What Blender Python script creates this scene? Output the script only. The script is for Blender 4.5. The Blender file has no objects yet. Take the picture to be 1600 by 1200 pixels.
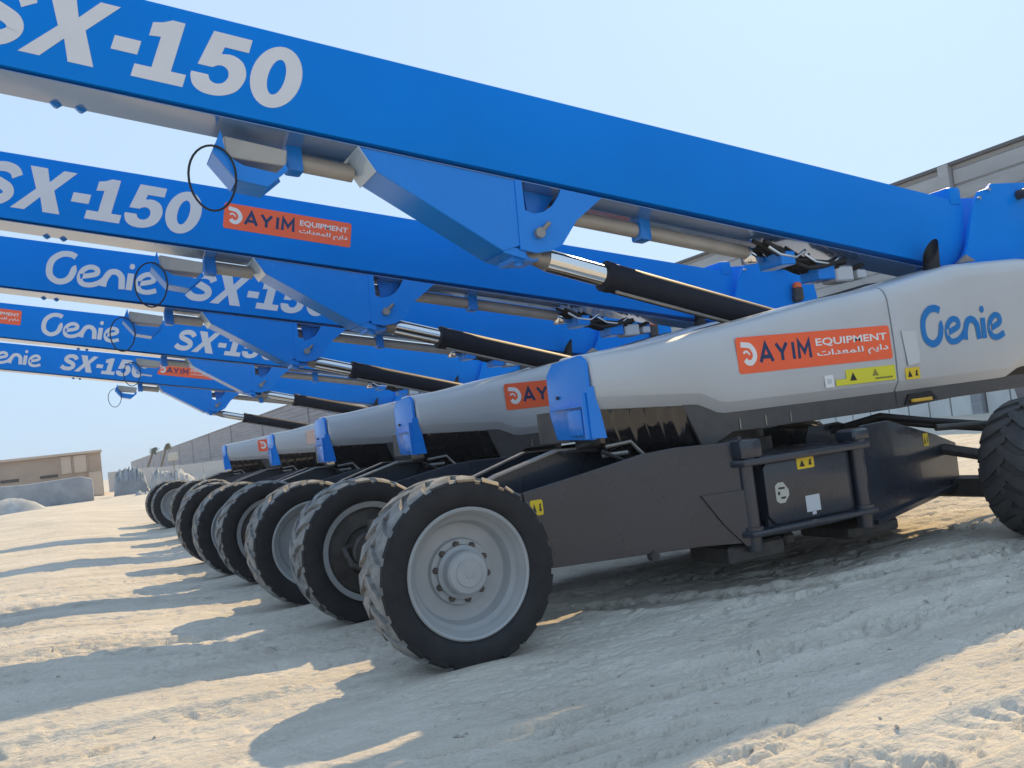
import bpy, bmesh, math, random
import numpy as np
from mathutils import Vector, Matrix
random.seed(7)
S = bpy.context.scene
COL = S.collection
# ------------------------------------------------------------------ camera
cam_d = bpy.data.cameras.new('camera'); cam = bpy.data.objects.new('camera', cam_d); COL.objects.link(cam)
cx = Vector((0.89162888, -0.43685144, -0.11899054))
cdown = Vector((-0.08414135, 0.09835544, -0.99158784))
cf = Vector((0.44487995, 0.89414038, 0.05093928))
M = Matrix((cx, -cdown, -cf)).transposed().to_4x4(); M.translation = (0, 0, 1.36)
cam.matrix_world = M
cam_d.sensor_width = 36; cam_d.lens = 1400 / 1600 * 36
cam_d.clip_start = 0.05; cam_d.clip_end = 4000
S.camera = cam
# ------------------------------------------------------------------ light
SUN = Vector((1.06, 0.82, 1.0)).normalized()
elev = math.asin(SUN.z); azim = math.atan2(SUN.x, SUN.y)
w = bpy.data.worlds.new('World'); S.world = w; w.use_nodes = True
nt = w.node_tree; nt.nodes.clear()
sky = nt.nodes.new('ShaderNodeTexSky'); sky.sky_type = 'NISHITA'; sky.sun_disc = False
sky.sun_elevation = elev; sky.sun_rotation = azim
sky.air_density = 1.0; sky.dust_density = 1.6; sky.ozone_density = 1.5
bg = nt.nodes.new('ShaderNodeBackground'); bg.inputs['Strength'].default_value = 0.13
wo = nt.nodes.new('ShaderNodeOutputWorld')
gm = nt.nodes.new('ShaderNodeGamma'); gm.inputs['Gamma'].default_value = 0.10        # hazy desert air: an even, pale sky, flattened to brighten the shade
gn = nt.nodes.new('ShaderNodeVectorMath'); gn.operation = 'MULTIPLY'; gn.inputs[1].default_value = (2.36, 3.12, 3.98)
nt.links.new(sky.outputs[0], gm.inputs['Color']); nt.links.new(gm.outputs[0], gn.inputs[0]); nt.links.new(gn.outputs[0], bg.inputs['Color']); nt.links.new(bg.outputs[0], wo.inputs['Surface'])
sun_d = bpy.data.lights.new('sun', 'SUN'); sun_d.energy = 3.0; sun_d.angle = math.radians(0.6); sun_d.color = (1.0, 0.74, 0.40)
sun = bpy.data.objects.new('sun', sun_d); COL.objects.link(sun)
sun.rotation_euler = SUN.to_track_quat('Z', 'Y').to_euler()
S.view_settings.view_transform = 'Standard'; S.view_settings.look = 'None'
S.view_settings.exposure = 0.72; S.view_settings.gamma = 1.0
S.render.engine = 'CYCLES'

# ------------------------------------------------------------------ materials
def mat(name, col, rough=0.5, metal=0.0, coat=0.0, var=0.0, scale=6.0, bump=0.0, bscale=60.0, dust=0.0, dustcol=(0.42, 0.37, 0.30), spec=0.5):
    m = bpy.data.materials.new(name); m.use_nodes = True
    n = m.node_tree.nodes; l = m.node_tree.links; b = n['Principled BSDF']
    b.inputs['Base Color'].default_value = (*col, 1); b.inputs['Roughness'].default_value = rough
    b.inputs['Metallic'].default_value = metal; b.inputs['Coat Weight'].default_value = coat
    b.inputs['Coat Roughness'].default_value = 0.06; b.inputs['Specular IOR Level'].default_value = spec
    tc = n.new('ShaderNodeTexCoord')
    cur = None
    if var:
        nz = n.new('ShaderNodeTexNoise'); nz.inputs['Scale'].default_value = scale; nz.inputs['Detail'].default_value = 6
        l.new(tc.outputs['Object'], nz.inputs['Vector'])
        mx = n.new('ShaderNodeMix'); mx.data_type = 'RGBA'; mx.blend_type = 'MULTIPLY'
        mx.inputs[6].default_value = (*col, 1)
        r = n.new('ShaderNodeMapRange'); r.inputs['From Min'].default_value = 0.3; r.inputs['From Max'].default_value = 0.7
        r.inputs['To Min'].default_value = 1 - var; r.inputs['To Max'].default_value = 1 + var * 0.4
        l.new(nz.outputs['Fac'], r.inputs['Value'])
        cc = n.new('ShaderNodeCombineColor'); [l.new(r.outputs[0], cc.inputs[i]) for i in range(3)]
        mx.inputs[0].default_value = 1; l.new(cc.outputs[0], mx.inputs[7]); cur = mx.outputs[2]
        rr = n.new('ShaderNodeMapRange'); rr.inputs['To Min'].default_value = rough * 0.8; rr.inputs['To Max'].default_value = min(1, rough * 1.25)
        l.new(nz.outputs['Fac'], rr.inputs['Value']); l.new(rr.outputs[0], b.inputs['Roughness'])
    if dust:
        nd = n.new('ShaderNodeTexNoise'); nd.inputs['Scale'].default_value = 9; nd.inputs['Detail'].default_value = 8; nd.inputs['Roughness'].default_value = 0.65
        l.new(tc.outputs['Object'], nd.inputs['Vector'])
        rd = n.new('ShaderNodeMapRange'); rd.inputs['From Min'].default_value = 0.35; rd.inputs['From Max'].default_value = 0.72
        rd.inputs['To Min'].default_value = dust * 0.25; rd.inputs['To Max'].default_value = dust
        l.new(nd.outputs['Fac'], rd.inputs['Value'])
        md = n.new('ShaderNodeMix'); md.data_type = 'RGBA'; md.inputs[6].default_value = (*col, 1); md.inputs[7].default_value = (*dustcol, 1)
        if cur: l.new(cur, md.inputs[6])
        l.new(rd.outputs[0], md.inputs[0]); cur = md.outputs[2]
    if cur: l.new(cur, b.inputs['Base Color'])
    if bump:
        nb = n.new('ShaderNodeTexNoise'); nb.inputs['Scale'].default_value = bscale; nb.inputs['Detail'].default_value = 4
        l.new(tc.outputs['Object'], nb.inputs['Vector'])
        bp = n.new('ShaderNodeBump'); bp.inputs['Strength'].default_value = bump; bp.inputs['Distance'].default_value = 0.01
        l.new(nb.outputs['Fac'], bp.inputs['Height']); l.new(bp.outputs[0], b.inputs['Normal'])
    return m
BLUE = mat('blue_paint', (0.0, 0.215, 0.76), 0.36, 0, 0.0, var=0.05, scale=1.3, dust=0.002, spec=0.08)
BLUED = mat('blue_paint_gloss', (0.0, 0.215, 0.75), 0.26, 0, 0.15, var=0.05, scale=2, dust=0.015, spec=0.4)
NOSE = mat('nose_plate_pale', (0.36, 0.50, 0.66), 0.25, 0, 0.5, dust=0.1)  # pale blue, lighter than the gusset behind it
BELLY = mat('belly_bounce_blue', (0.07, 0.19, 0.44), 0.16, 0, 1.0, var=0.05, scale=2, dust=0.05, spec=0.9)  # boom blue greyed for the underside, sand bounce put into the colour
GREY = mat('cover_grey', (0.50, 0.52, 0.545), 0.34, 0, 0.2, var=0.05, scale=1.5, dust=0.08)
SKIRT = mat('skirt_dark', (0.055, 0.055, 0.06), 0.42, dust=0.10, spec=0.4)
GLOSSB = mat('tank_black', (0.012, 0.012, 0.015), 0.12, 0, 0.5, dust=0.012)
CHAS = mat('chassis_black', (0.018, 0.026, 0.042), 0.27, 0, 0.35, var=0.2, scale=2, dust=0.012)
DARK = mat('dark_parts', (0.015, 0.015, 0.018), 0.5, dust=0.15)
SIDEW = mat('tyre_sidewall', (0.010, 0.011, 0.015), 0.62, bump=0.1, bscale=30, dust=0.05, spec=0.3)
TREAD = mat('tyre_tread', (0.05, 0.05, 0.052), 0.85, bump=0.3, bscale=50, dust=0.9, dustcol=(0.36, 0.36, 0.35))
RIM = mat('rim_grey', (0.36, 0.37, 0.38), 0.38, 0.0, 0.1, var=0.08, scale=7, dust=0.22)
HUB = mat('hub_grey', (0.34, 0.36, 0.38), 0.35, 0.0, 0.1, var=0.1, scale=9, dust=0.2)
NUT = mat('lug_nut_steel', (0.11, 0.09, 0.08), 0.5, 0.6, var=0.3, scale=20)
CHROME = mat('chrome_rod', (0.75, 0.74, 0.72), 0.10, 1.0, bump=0.02, bscale=40)
BARREL = mat('cylinder_barrel', (0.008, 0.011, 0.022), 0.55, 0, 0.0, dust=0.02, spec=0.2)
TUBE = mat('track_tube', (0.42, 0.40, 0.37), 0.38, 0.1, 0, var=0.15, scale=5, dust=0.3)
STEEL = mat('dusty_steel', (0.30, 0.28, 0.26), 0.4, 0.5, var=0.3, scale=12, dust=0.3)
LET = mat('letter_grey', (0.70, 0.70, 0.73), 0.4, var=0.04, scale=4)
GEN = mat('letter_blue', (0.0, 0.17, 0.50), 0.35)
ORANGE = mat('sticker_orange', (0.95, 0.13, 0.04), 0.4, var=0.05, scale=4)
FADED = mat('sticker_faded', (0.72, 0.50, 0.42), 0.5)
NAVY = mat('sticker_navy', (0.008, 0.03, 0.11), 0.4)
WHITE = mat('sticker_white', (0.78, 0.78, 0.78), 0.45)
YEL = mat('decal_yellow', (0.80, 0.55, 0.02), 0.4)
YELG = mat('decal_lime', (0.72, 0.66, 0.03), 0.4)
BLK = mat('decal_black', (0.01, 0.01, 0.01), 0.5)
PALE = mat('decal_silver', (0.55, 0.57, 0.60), 0.4)
CREAM = mat('decal_cream', (0.50, 0.48, 0.42), 0.45)
PLASTIC = mat('plastic_wrap', (0.60, 0.61, 0.62), 0.25, 0, 0.4)
AMBER = mat('amber_lens', (0.80, 0.12, 0.02), 0.25)
HANDLE = mat('handle_yellow', (0.75, 0.42, 0.04), 0.4)
RUBBER = mat('black_rubber', (0.008, 0.008, 0.010), 0.6)

# ------------------------------------------------------------------ object helpers
def link(name, me, m=None, parent=None, smooth=None, origin=None):
    if m is not None:
        for mm in (m if isinstance(m, (list, tuple)) else [m]): me.materials.append(mm)
    if origin is not None:
        me.transform(Matrix.Translation(-Vector(origin)))
    o = bpy.data.objects.new(name, me); COL.objects.link(o)
    if smooth is not None:
        me.polygons.foreach_set('use_smooth', [True] * len(me.polygons))
        if smooth < 180:
            try: me.set_sharp_from_angle(angle=math.radians(smooth))
            except Exception: pass
    loc = Vector(origin) if origin is not None else Vector((0, 0, 0))
    if parent is not None:
        o.parent = parent
        p = parent; off = Vector((0, 0, 0))
        while p is not None:
            off += p.location; p = p.parent
        loc = loc - off
    o.location = loc
    return o
def tag(o, label=None, cat=None, group=None, kind=None):
    if label: o['label'] = label
    if cat: o['category'] = cat
    if group: o['group'] = group
    if kind: o['kind'] = kind
    return o
def empty(name, loc):
    o = bpy.data.objects.new(name, None); COL.objects.link(o); o.location = loc; o.empty_display_size = 0.2
    return o
class MB:
    """collects faces, becomes one mesh object"""
    def __init__(s): s.bm = bmesh.new()
    def box(s, x0, x1, y0, y1, z0, z1, mi=0, R=None):
        vs = [s.bm.verts.new(v) for v in ((x0,y0,z0),(x1,y0,z0),(x1,y1,z0),(x0,y1,z0),(x0,y0,z1),(x1,y0,z1),(x1,y1,z1),(x0,y1,z1))]
        if R is not None:
            for v in vs: v.co = R @ v.co
        for f in ((0,3,2,1),(4,5,6,7),(0,1,5,4),(1,2,6,5),(2,3,7,6),(3,0,4,7)):
            fc = s.bm.faces.new([vs[i] for i in f]); fc.material_index = mi
        return s
    def prism(s, pts, y0, y1, mi=0):
        """pts in XZ, extruded from y0 to y1 (each a number or a function of x)"""
        f0 = y0 if callable(y0) else (lambda x: y0); f1 = y1 if callable(y1) else (lambda x: y1)
        a = [s.bm.verts.new((x, f0(x), z)) for x, z in pts]; b = [s.bm.verts.new((x, f1(x), z)) for x, z in pts]
        n = len(pts)
        fs = [s.bm.faces.new(a), s.bm.faces.new(b[::-1])]
        for i in range(n): fs.append(s.bm.faces.new((a[i], b[i], b[(i+1) % n], a[(i+1) % n])))
        for f in fs: f.material_index = mi
        return s
    def prism_yz(s, pts, x0, x1, mi=0):
        a = [s.bm.verts.new((x0, y, z)) for y, z in pts]; b = [s.bm.verts.new((x1, y, z)) for y, z in pts]
        n = len(pts); fs = [s.bm.faces.new(a), s.bm.faces.new(b[::-1])]
        for i in range(n): fs.append(s.bm.faces.new((a[i], b[i], b[(i+1) % n], a[(i+1) % n])))
        for f in fs: f.material_index = mi
        return s
    def slab(s, pts, z0, z1, mi=0):
        a = [s.bm.verts.new((x, y, z0)) for x, y in pts]; b = [s.bm.verts.new((x, y, z1)) for x, y in pts]
        n = len(pts); fs = [s.bm.faces.new(a), s.bm.faces.new(b[::-1])]
        for i in range(n): fs.append(s.bm.faces.new((a[i], b[i], b[(i+1) % n], a[(i+1) % n])))
        for f in fs: f.material_index = mi
        return s
    def tube(s, pts, r, seg=12, closed=False, mi=0, caps=True):
        pts = [Vector(p) for p in pts]; n = len(pts); rings = []
        rr = r if isinstance(r, (list, tuple)) else [r] * n
        prev = None
        for i, p in enumerate(pts):
            if closed: d = pts[(i+1) % n] - pts[i-1]
            else: d = pts[min(i+1, n-1)] - pts[max(i-1, 0)]
            d.normalize()
            ref = prev if prev is not None else (Vector((0, 0, 1)) if abs(d.z) < 0.9 else Vector((0, 1, 0)))
            u = d.cross(ref).normalized(); v = u.cross(d).normalized(); prev = v
            rings.append([s.bm.verts.new(p + rr[i] * (math.cos(2*math.pi*k/seg) * u + math.sin(2*math.pi*k/seg) * v)) for k in range(seg)])
        m = n if closed else n - 1
        for i in range(m):
            A, B = rings[i], rings[(i+1) % n]
            for k in range(seg):
                f = s.bm.faces.new((A[k], A[(k+1) % seg], B[(k+1) % seg], B[k])); f.material_index = mi
        if caps and not closed:
            s.bm.faces.new(rings[0][::-1]).material_index = mi; s.bm.faces.new(rings[-1]).material_index = mi
        return s
    def lathe_y(s, prof, c, seg=48, mi=0):
        """prof: list of (y, r) around an axis parallel to Y through c=(x, z)"""
        rings = []
        for y, r in prof:
            rings.append([s.bm.verts.new((c[0] + r*math.cos(2*math.pi*k/seg), y, c[1] + r*math.sin(2*math.pi*k/seg))) for k in range(seg)] if r > 1e-4 else [s.bm.verts.new((c[0], y, c[1]))])
        for A, B in zip(rings[:-1], rings[1:]):
            for k in range(seg):
                k2 = (k+1) % seg
                if len(A) == 1 and len(B) == 1: continue
                if len(A) == 1: s.bm.faces.new((A[0], B[k2], B[k])).material_index = mi
                elif len(B) == 1: s.bm.faces.new((A[k], A[k2], B[0])).material_index = mi
                else: s.bm.faces.new((A[k], A[k2], B[k2], B[k])).material_index = mi
        return s
    def bevel(s, w, seg=2, ang=30):
        bmesh.ops.recalc_face_normals(s.bm, faces=s.bm.faces)
        es = [e for e in s.bm.edges if len(e.link_faces) == 2 and e.calc_face_angle(0) > math.radians(ang)]
        bmesh.ops.bevel(s.bm, geom=es, offset=w, segments=seg, affect='EDGES', profile=0.6, clamp_overlap=True)
        return s
    def build(s, name, m, parent=None, smooth=None, origin=None, recalc=True):
        if recalc: bmesh.ops.recalc_face_normals(s.bm, faces=s.bm.faces)
        me = bpy.data.meshes.new(name); s.bm.to_mesh(me); s.bm.free()
        return link(name, me, m, parent, smooth, origin)

# ------------------------------------------------------------------ ground
def vnoise(x, y, seed):
    xi = np.floor(x).astype(np.int64); yi = np.floor(y).astype(np.int64)
    fx = x - xi; fy = y - yi; fx = fx*fx*(3-2*fx); fy = fy*fy*(3-2*fy)
    def h(a, b):
        n = (a * 374761393 + b * 668265263 + seed * 982451653) & 0xffffffff
        n = ((n ^ (n >> 13)) * 1274126177) & 0xffffffff
        return ((n ^ (n >> 16)) & 0xffff) / 65535.0
    a, b, c, d = h(xi, yi), h(xi+1, yi), h(xi, yi+1), h(xi+1, yi+1)
    return (a*(1-fx)+b*fx)*(1-fy) + (c*(1-fx)+d*fx)*fy - 0.5
def fbm(x, y, seed, oct=4, gain=0.5):
    s = 0; a = 1
    for o in range(oct):
        s = s + a * vnoise(x * 2**o + o*17.3, y * 2**o - o*9.1, seed + o); a *= gain
    return s
def sm(x, a, b):
    t = np.clip((x - a) / (b - a), 0, 1); return t*t*(3-2*t)
OFFS = [(0, 0, 0), (-.13, 3.27, 0), (-.24, 6.42, 0), (.17, 12.0, 0), (.08, 17.4, 0)]
TRACKS = [([(3.0, 5.9), (3.59, 5.49), (4.2, 5.08), (4.9, 4.86), (7.4, 4.60)], .17, .055, .145, 101),
          ([(1.2, 2.35), (3.0, 2.42), (6.0, 2.2)], .17, .024, .15, 121),
          ([(-6, 5.4), (-1.5, 5.45), (1.3, 5.25)], .18, .024, .16, 131),
          ([(-6, 7.2), (-2, 7.35), (1.2, 7.3)], .18, .026, .17, 141),
          ([(-5, 10.6), (-1, 10.3), (1.2, 10.5)], .2, .03, .18, 151),
          ([(2.6, 3.9), (5, 3.8), (8, 3.4)], .17, .022, .16, 161)]
def height(x, y):
    z = 0.05 * fbm(x*0.35, y*0.35, 3, 3)
    z = z + 0.17 * sm(-x, -1.6, 0.6) * sm(y, 4.2, 7.5)
    z = z + 0.016 * fbm(x*1.4, y*1.8, 11, 4, 0.55)
    # crusty streaks, elongated along the tracks
    st = fbm(x*4.0 + 0.6*vnoise(x, y, 77), y*11.0, 23, 4, 0.6)
    near = np.exp(-((y) / 30.0)**2)
    amp = 0.5 + 0.9 * sm(fbm(x*0.5, y*0.7, 31, 3), -0.15, 0.35)
    z = z + 0.014 * st * near * amp
    z = z - 0.038 * np.clip((fbm(x*3.0 - y*0.8, y*10.0, 57, 4, 0.62) - 0.17) * 5, 0, 1) * near * sm(fbm(x*.6, y*.9, 63, 2), -0.25, 0.1)
    z = z - 0.013 * np.clip((fbm(x*7.0 + y, y*17.0, 71, 3, 0.6) - 0.22) * 6, 0, 1) * near
    z = z + 0.007 * np.clip((fbm(x*5.0, y*8.0 + x, 79, 3, 0.6) - 0.24) * 6, 0, 1) * near
    # tread prints of tyres, parallel to the machines
    for path, hw, dep, pit, seed in TRACKS:
        dbest = np.full(x.shape, 9.0); sbest = np.zeros(x.shape); sgn = np.zeros(x.shape); acc = 0.0; tot = 0
        for (ax, ay), (bx, by) in zip(path[:-1], path[1:]): tot += math.hypot(bx-ax, by-ay)
        for (ax, ay), (bx, by) in zip(path[:-1], path[1:]):
            L = math.hypot(bx-ax, by-ay); ux, uy = (bx-ax)/L, (by-ay)/L
            t = np.clip((x-ax)*ux + (y-ay)*uy, 0, L)
            ddx = x - ax - t*ux; ddy = y - ay - t*uy; d = np.hypot(ddx, ddy); k = d < dbest
            dbest = np.where(k, d, dbest); sbest = np.where(k, acc + t, sbest); sgn = np.where(k, np.sign(ux*ddy - uy*ddx), sgn); acc += L
        wob = 0.03*fbm(x*2, y*2, seed, 2)
        d = dbest + wob
        band = np.clip(1 - (np.maximum(d, 0) / hw)**6, 0, 1) * sm(sbest, 0, 0.4) * sm(-sbest, -tot, -tot + 0.4)
        ph = sbest / pit + d * 3.4 + 0.5*(sgn > 0)
        lug = sm(np.sin(2*np.pi*ph), 0.05, 0.40)
        brk = sm(fbm(x*1.8, y*2.4, seed + 5, 3), -0.22, 0.05)
        z = z - band * (0.012 + dep * lug * brk)
        z = z + 0.022 * np.exp(-((d - hw - 0.04) / 0.045)**2) * sm(sbest, 0, 0.4) * sm(-sbest, -tot, -tot + 0.4)
    # flat pads and little berms where the wheels sit
    for dx, dy, _ in OFFS:
        for wx, wy in ((2.05, 5.17), (2.05, 7.13), (7.12, 4.72), (7.12, 7.58)):
            r2 = ((x - wx - dx) / 0.55)**2 + ((y - wy - dy) / 0.42)**2
            k = np.exp(-r2**1.5)
            z = z * (1 - k) + k * 0.0
            ang = np.exp(-(((x - wx - dx) / 0.42)**2 + ((y - wy - dy + 0.30) / 0.12)**2))
            z = z + 0.035 * ang
    # far away: gentle mounds
    far = sm(y, 16, 45)
    z = z * (1 - far * 0.6) + far * 0.45 * fbm(x*0.12, y*0.10, 41, 3)
    z = z + 0.5*np.exp(-(((x+1.0)/4.0)**2 + ((y-34)/8.0)**2)) - 0.1*far
    return z
def build_ground():
    az = np.concatenate([np.arange(-180, -42, 6.0), np.linspace(-42, 78, 900), np.arange(84, 180, 6.0)])   # degrees from +Y to +X
    rr = np.concatenate([[0.02, 0.5, 1.0, 1.5], 2.0 * np.exp(np.linspace(0, math.log(30/2.0), 720)), 30 * np.exp(np.linspace(0.02, math.log(1500/30.), 110))])
    A, Rr = np.meshgrid(np.radians(az), rr)
    X = Rr*np.sin(A); Y = Rr*np.cos(A)
    Z = height(X, Y)
    Z = np.where(Rr > 120, Z * np.clip(1 - (Rr-120)/150, 0, 1), Z)
    nr, na = X.shape
    co = np.stack([X, Y, Z], -1).reshape(-1, 3)
    idx = np.arange(nr*na).reshape(nr, na)
    a = idx[:-1, :]; b = idx[1:, :]
    q = np.stack([a, b, np.roll(b, -1, 1), np.roll(a, -1, 1)], -1).reshape(-1, 4)
    me = bpy.data.meshes.new('ground')
    me.vertices.add(len(co)); me.vertices.foreach_set('co', co.ravel())
    me.loops.add(q.size); me.loops.foreach_set('vertex_index', q.ravel().astype(np.int32))
    me.polygons.add(len(q)); me.polygons.foreach_set('loop_start', np.arange(0, q.size, 4, dtype=np.int32))
    me.polygons.foreach_set('loop_total', np.full(len(q), 4, dtype=np.int32))
    me.update(); me.validate()
    m = bpy.data.materials.new('sand'); m.use_nodes = True
    n = m.node_tree.nodes; l = m.node_tree.links; bs = n['Principled BSDF']; bs.inputs['Roughness'].default_value = 0.95; bs.inputs['Specular IOR Level'].default_value = 0.15
    tc = n.new('ShaderNodeTexCoord')
    n1 = n.new('ShaderNodeTexNoise'); n1.inputs['Scale'].default_value = 0.8; n1.inputs['Detail'].default_value = 9; n1.inputs['Roughness'].default_value = 0.6
    mp = n.new('ShaderNodeMapping'); mp.inputs['Scale'].default_value = (1, 2.4, 1)
    l.new(tc.outputs['Object'], mp.inputs[0]); l.new(mp.outputs[0], n1.inputs['Vector'])
    cr = n.new('ShaderNodeValToRGB'); cr.color_ramp.elements[0].position = 0.30; cr.color_ramp.elements[0].color = (0.53, 0.475, 0.40, 1)
    cr.color_ramp.elements[1].position = 0.68; cr.color_ramp.elements[1].color = (0.70, 0.64, 0.55, 1)
    l.new(n1.outputs['Fac'], cr.inputs[0])
    n2 = n.new('ShaderNodeTexNoise'); n2.inputs['Scale'].default_value = 45; n2.inputs['Detail'].default_value = 5; l.new(mp.outputs[0], n2.inputs['Vector'])
    mr = n.new('ShaderNodeMapRange'); mr.inputs['From Min'].default_value = 0.3; mr.inputs['From Max'].default_value = 0.7; mr.inputs['To Min'].default_value = 0.88; mr.inputs['To Max'].default_value = 1.05
    l.new(n2.outputs['Fac'], mr.inputs[0])
    mx = n.new('ShaderNodeMix'); mx.data_type = 'RGBA'; mx.blend_type = 'MULTIPLY'; mx.inputs[0].default_value = 1
    cc = n.new('ShaderNodeCombineColor'); [l.new(mr.outputs[0], cc.inputs[i]) for i in range(3)]
    l.new(cr.outputs[0], mx.inputs[6]); l.new(cc.outputs[0], mx.inputs[7]); l.new(mx.outputs[2], bs.inputs['Base Color'])
    n3 = n.new('ShaderNodeTexNoise'); n3.inputs['Scale'].default_value = 14; n3.inputs['Detail'].default_value = 8; n3.inputs['Roughness'].default_value = 0.6; l.new(mp.outputs[0], n3.inputs['Vector'])
    bp = n.new('ShaderNodeBump'); bp.inputs['Strength'].default_value = 0.8; bp.inputs['Distance'].default_value = 0.035
    l.new(n3.outputs['Fac'], bp.inputs['Height']); l.new(bp.outputs[0], bs.inputs['Normal'])
    g = link('ground', me, m, smooth=180)
    tag(g, 'pale churned sand of the yard with ruts and tyre prints', None, kind='structure')
build_ground()

def pebbles():
    rg = random.Random(21); m = MB()
    X = []; 
    for k in range(170):
        if k % 3: x, y = rg.uniform(1.0, 8.0), rg.uniform(1.9, 4.4)
        else: x, y = rg.uniform(-4, 2.5), rg.uniform(3.5, 16)
        X.append((x, y))
    A = np.array(X); Zs = height(A[:, 0], A[:, 1])
    for (x, y), z in zip(X, Zs):
        r = rg.uniform(.006, .016) * (1.6 if rg.random() < .06 else 1)
        vs = []
        for (a, b, c) in ((1,0,0),(-1,0,0),(0,1,0),(0,-1,0),(0,0,.7),(0,0,-.7)):
            vs.append(m.bm.verts.new((x + a*r*rg.uniform(.7, 1.4), y + b*r*rg.uniform(.7, 1.3), z + .3*r + c*r*rg.uniform(.7, 1.1))))
        for f in ((0,2,4),(2,1,4),(1,3,4),(3,0,4),(2,0,5),(1,2,5),(3,1,5),(0,3,5)): m.bm.faces.new([vs[i] for i in f])
    tag(m.build('pebbles', mat('pebble_stone', (0.48, 0.42, 0.35), 0.9, var=0.3, scale=3)), 'small stones and clods scattered over the sand', kind='stuff')
pebbles()

# ------------------------------------------------------------------ far buildings and yard edge
def wallmat(name, c1, c2, sx, sz, rough=0.8):
    m = bpy.data.materials.new(name); m.use_nodes = True
    n = m.node_tree.nodes; l = m.node_tree.links; b = n['Principled BSDF']; b.inputs['Roughness'].default_value = rough
    tc = n.new('ShaderNodeTexCoord'); mp = n.new('ShaderNodeMapping'); mp.inputs['Scale'].default_value = (sx, sx, sz)
    nz = n.new('ShaderNodeTexNoise'); nz.inputs['Scale'].default_value = 1; nz.inputs['Detail'].default_value = 8; nz.inputs['Roughness'].default_value = 0.62
    l.new(tc.outputs['Object'], mp.inputs[0]); l.new(mp.outputs[0], nz.inputs['Vector'])
    cr = n.new('ShaderNodeValToRGB'); cr.color_ramp.elements[0].position = 0.32; cr.color_ramp.elements[0].color = (*c1, 1)
    cr.color_ramp.elements[1].position = 0.66; cr.color_ramp.elements[1].color = (*c2, 1)
    l.new(nz.outputs['Fac'], cr.inputs[0]); l.new(cr.outputs[0], b.inputs['Base Color'])
    return m
SHED = wallmat('weathered_sheet', (0.25, 0.26, 0.28), (0.46, 0.47, 0.48), 0.10, 0.9)
SHEDD = wallmat('far_sheet', (0.19, 0.19, 0.22), (0.27, 0.27, 0.30), 0.10, 0.9)
SHEDL = wallmat('pale_sheet', (0.52, 0.52, 0.51), (0.68, 0.68, 0.66), 0.5, 0.5)
TRIM = mat('roof_trim', (0.10, 0.10, 0.11), 0.6)
TAN = wallmat('tan_render', (0.34, 0.25, 0.19), (0.44, 0.34, 0.27), 0.3, 0.5)
TANL = wallmat('tan_render_pale', (0.48, 0.38, 0.30), (0.58, 0.47, 0.38), 0.3, 0.5)
SLATE = wallmat('grey_tarp', (0.20, 0.225, 0.26), (0.34, 0.365, 0.40), 0.8, 0.8)
PILE = wallmat('grey_gravel', (0.30, 0.31, 0.32), (0.48, 0.48, 0.47), 1.5, 1.5)
FENCE = wallmat('site_hoarding', (0.46, 0.47, 0.48), (0.60, 0.60, 0.59), 0.3, 0.4)
def far_shed():
    root = empty('warehouse', (28.5, 100, 0))
    tag(root, 'long weathered grey warehouse behind the lifts, roof edge falling to the far left', 'warehouse')
    H = 8.68; X = 28.0
    L0, L1 = -20.0, 520.0; step = 32.0; base = -20 + (20.6 + 20) % step
    # bulk of the shed behind the wall sheets
    b = MB(); b.box(X + 0.12, X + 40, L0, L1, -0.3, H + 0.0); b.build('shed_body', SHED, root)
    ys = [L0] + [base + i*step for i in range(60) if L0 + 1 < base + i*step < L1 - 1] + [L1]
    up = {}; lo = {}; cnt = 0
    for a, c in zip(ys[:-1], ys[1:]):
        m = MB(); L = c - a - 0.5
        nrib = 9
        prof = []
        for k in range(nrib):
            z0 = 3.3 + (H - 0.18 - 3.3) * k / nrib; z1 = 3.3 + (H - 0.18 - 3.3) * (k + 1) / nrib
            prof += [(X + 0.10, z0), (X + 0.02 + 0.03*(k % 3 == 1), z0 + 0.05), (X + 0.02, z1 - 0.06)]
        prof = prof + [(X + 0.115, H - 0.18), (X + 0.115, 3.3)]
        bb = m.bm
        va = [bb.verts.new((x, a + 0.25, z)) for x, z in prof]; vc = [bb.verts.new((x, c - 0.25, z)) for x, z in prof]
        bb.faces.new(va); bb.faces.new(vc[::-1])
        for i in range(len(prof)): bb.faces.new((va[i], vc[i], vc[(i+1) % len(prof)], va[(i+1) % len(prof)]))
        m.build('upper_panel', SHED if a < 70 else SHEDD, root)
        m = MB()
        n = max(2, int(L / 0.9)) if a < 120 else 1
        for k in range(n):
            y0 = a + 0.25 + L * k / n; y1 = a + 0.25 + L * (k+1) / n
            m.box(X + 0.02, X + 0.11, y0 + 0.03*(n > 1), y1 - 0.03*(n > 1), -0.3, 3.24)
        m.build('lower_panel', SHEDL if a < 70 else SHEDD, root)
        cnt += 1
        p = MB(); p.box(X - 0.16, X + 0.11, c - 0.2, c + 0.2, -0.3, H + 0.02); p.build('post', SHED if c < 70 else SHEDD, root)
    t = MB(); t.box(X - 0.10, X + 0.10, L0, L1, H - 0.05, H + 0.06); t.build('roof_edge', TRIM, root)
    t = MB(); t.box(X - 0.05, X + 0.015, L0, L1, 3.245, 3.295); t.build('girt_rail', TRIM, root)
far_shed()
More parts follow.
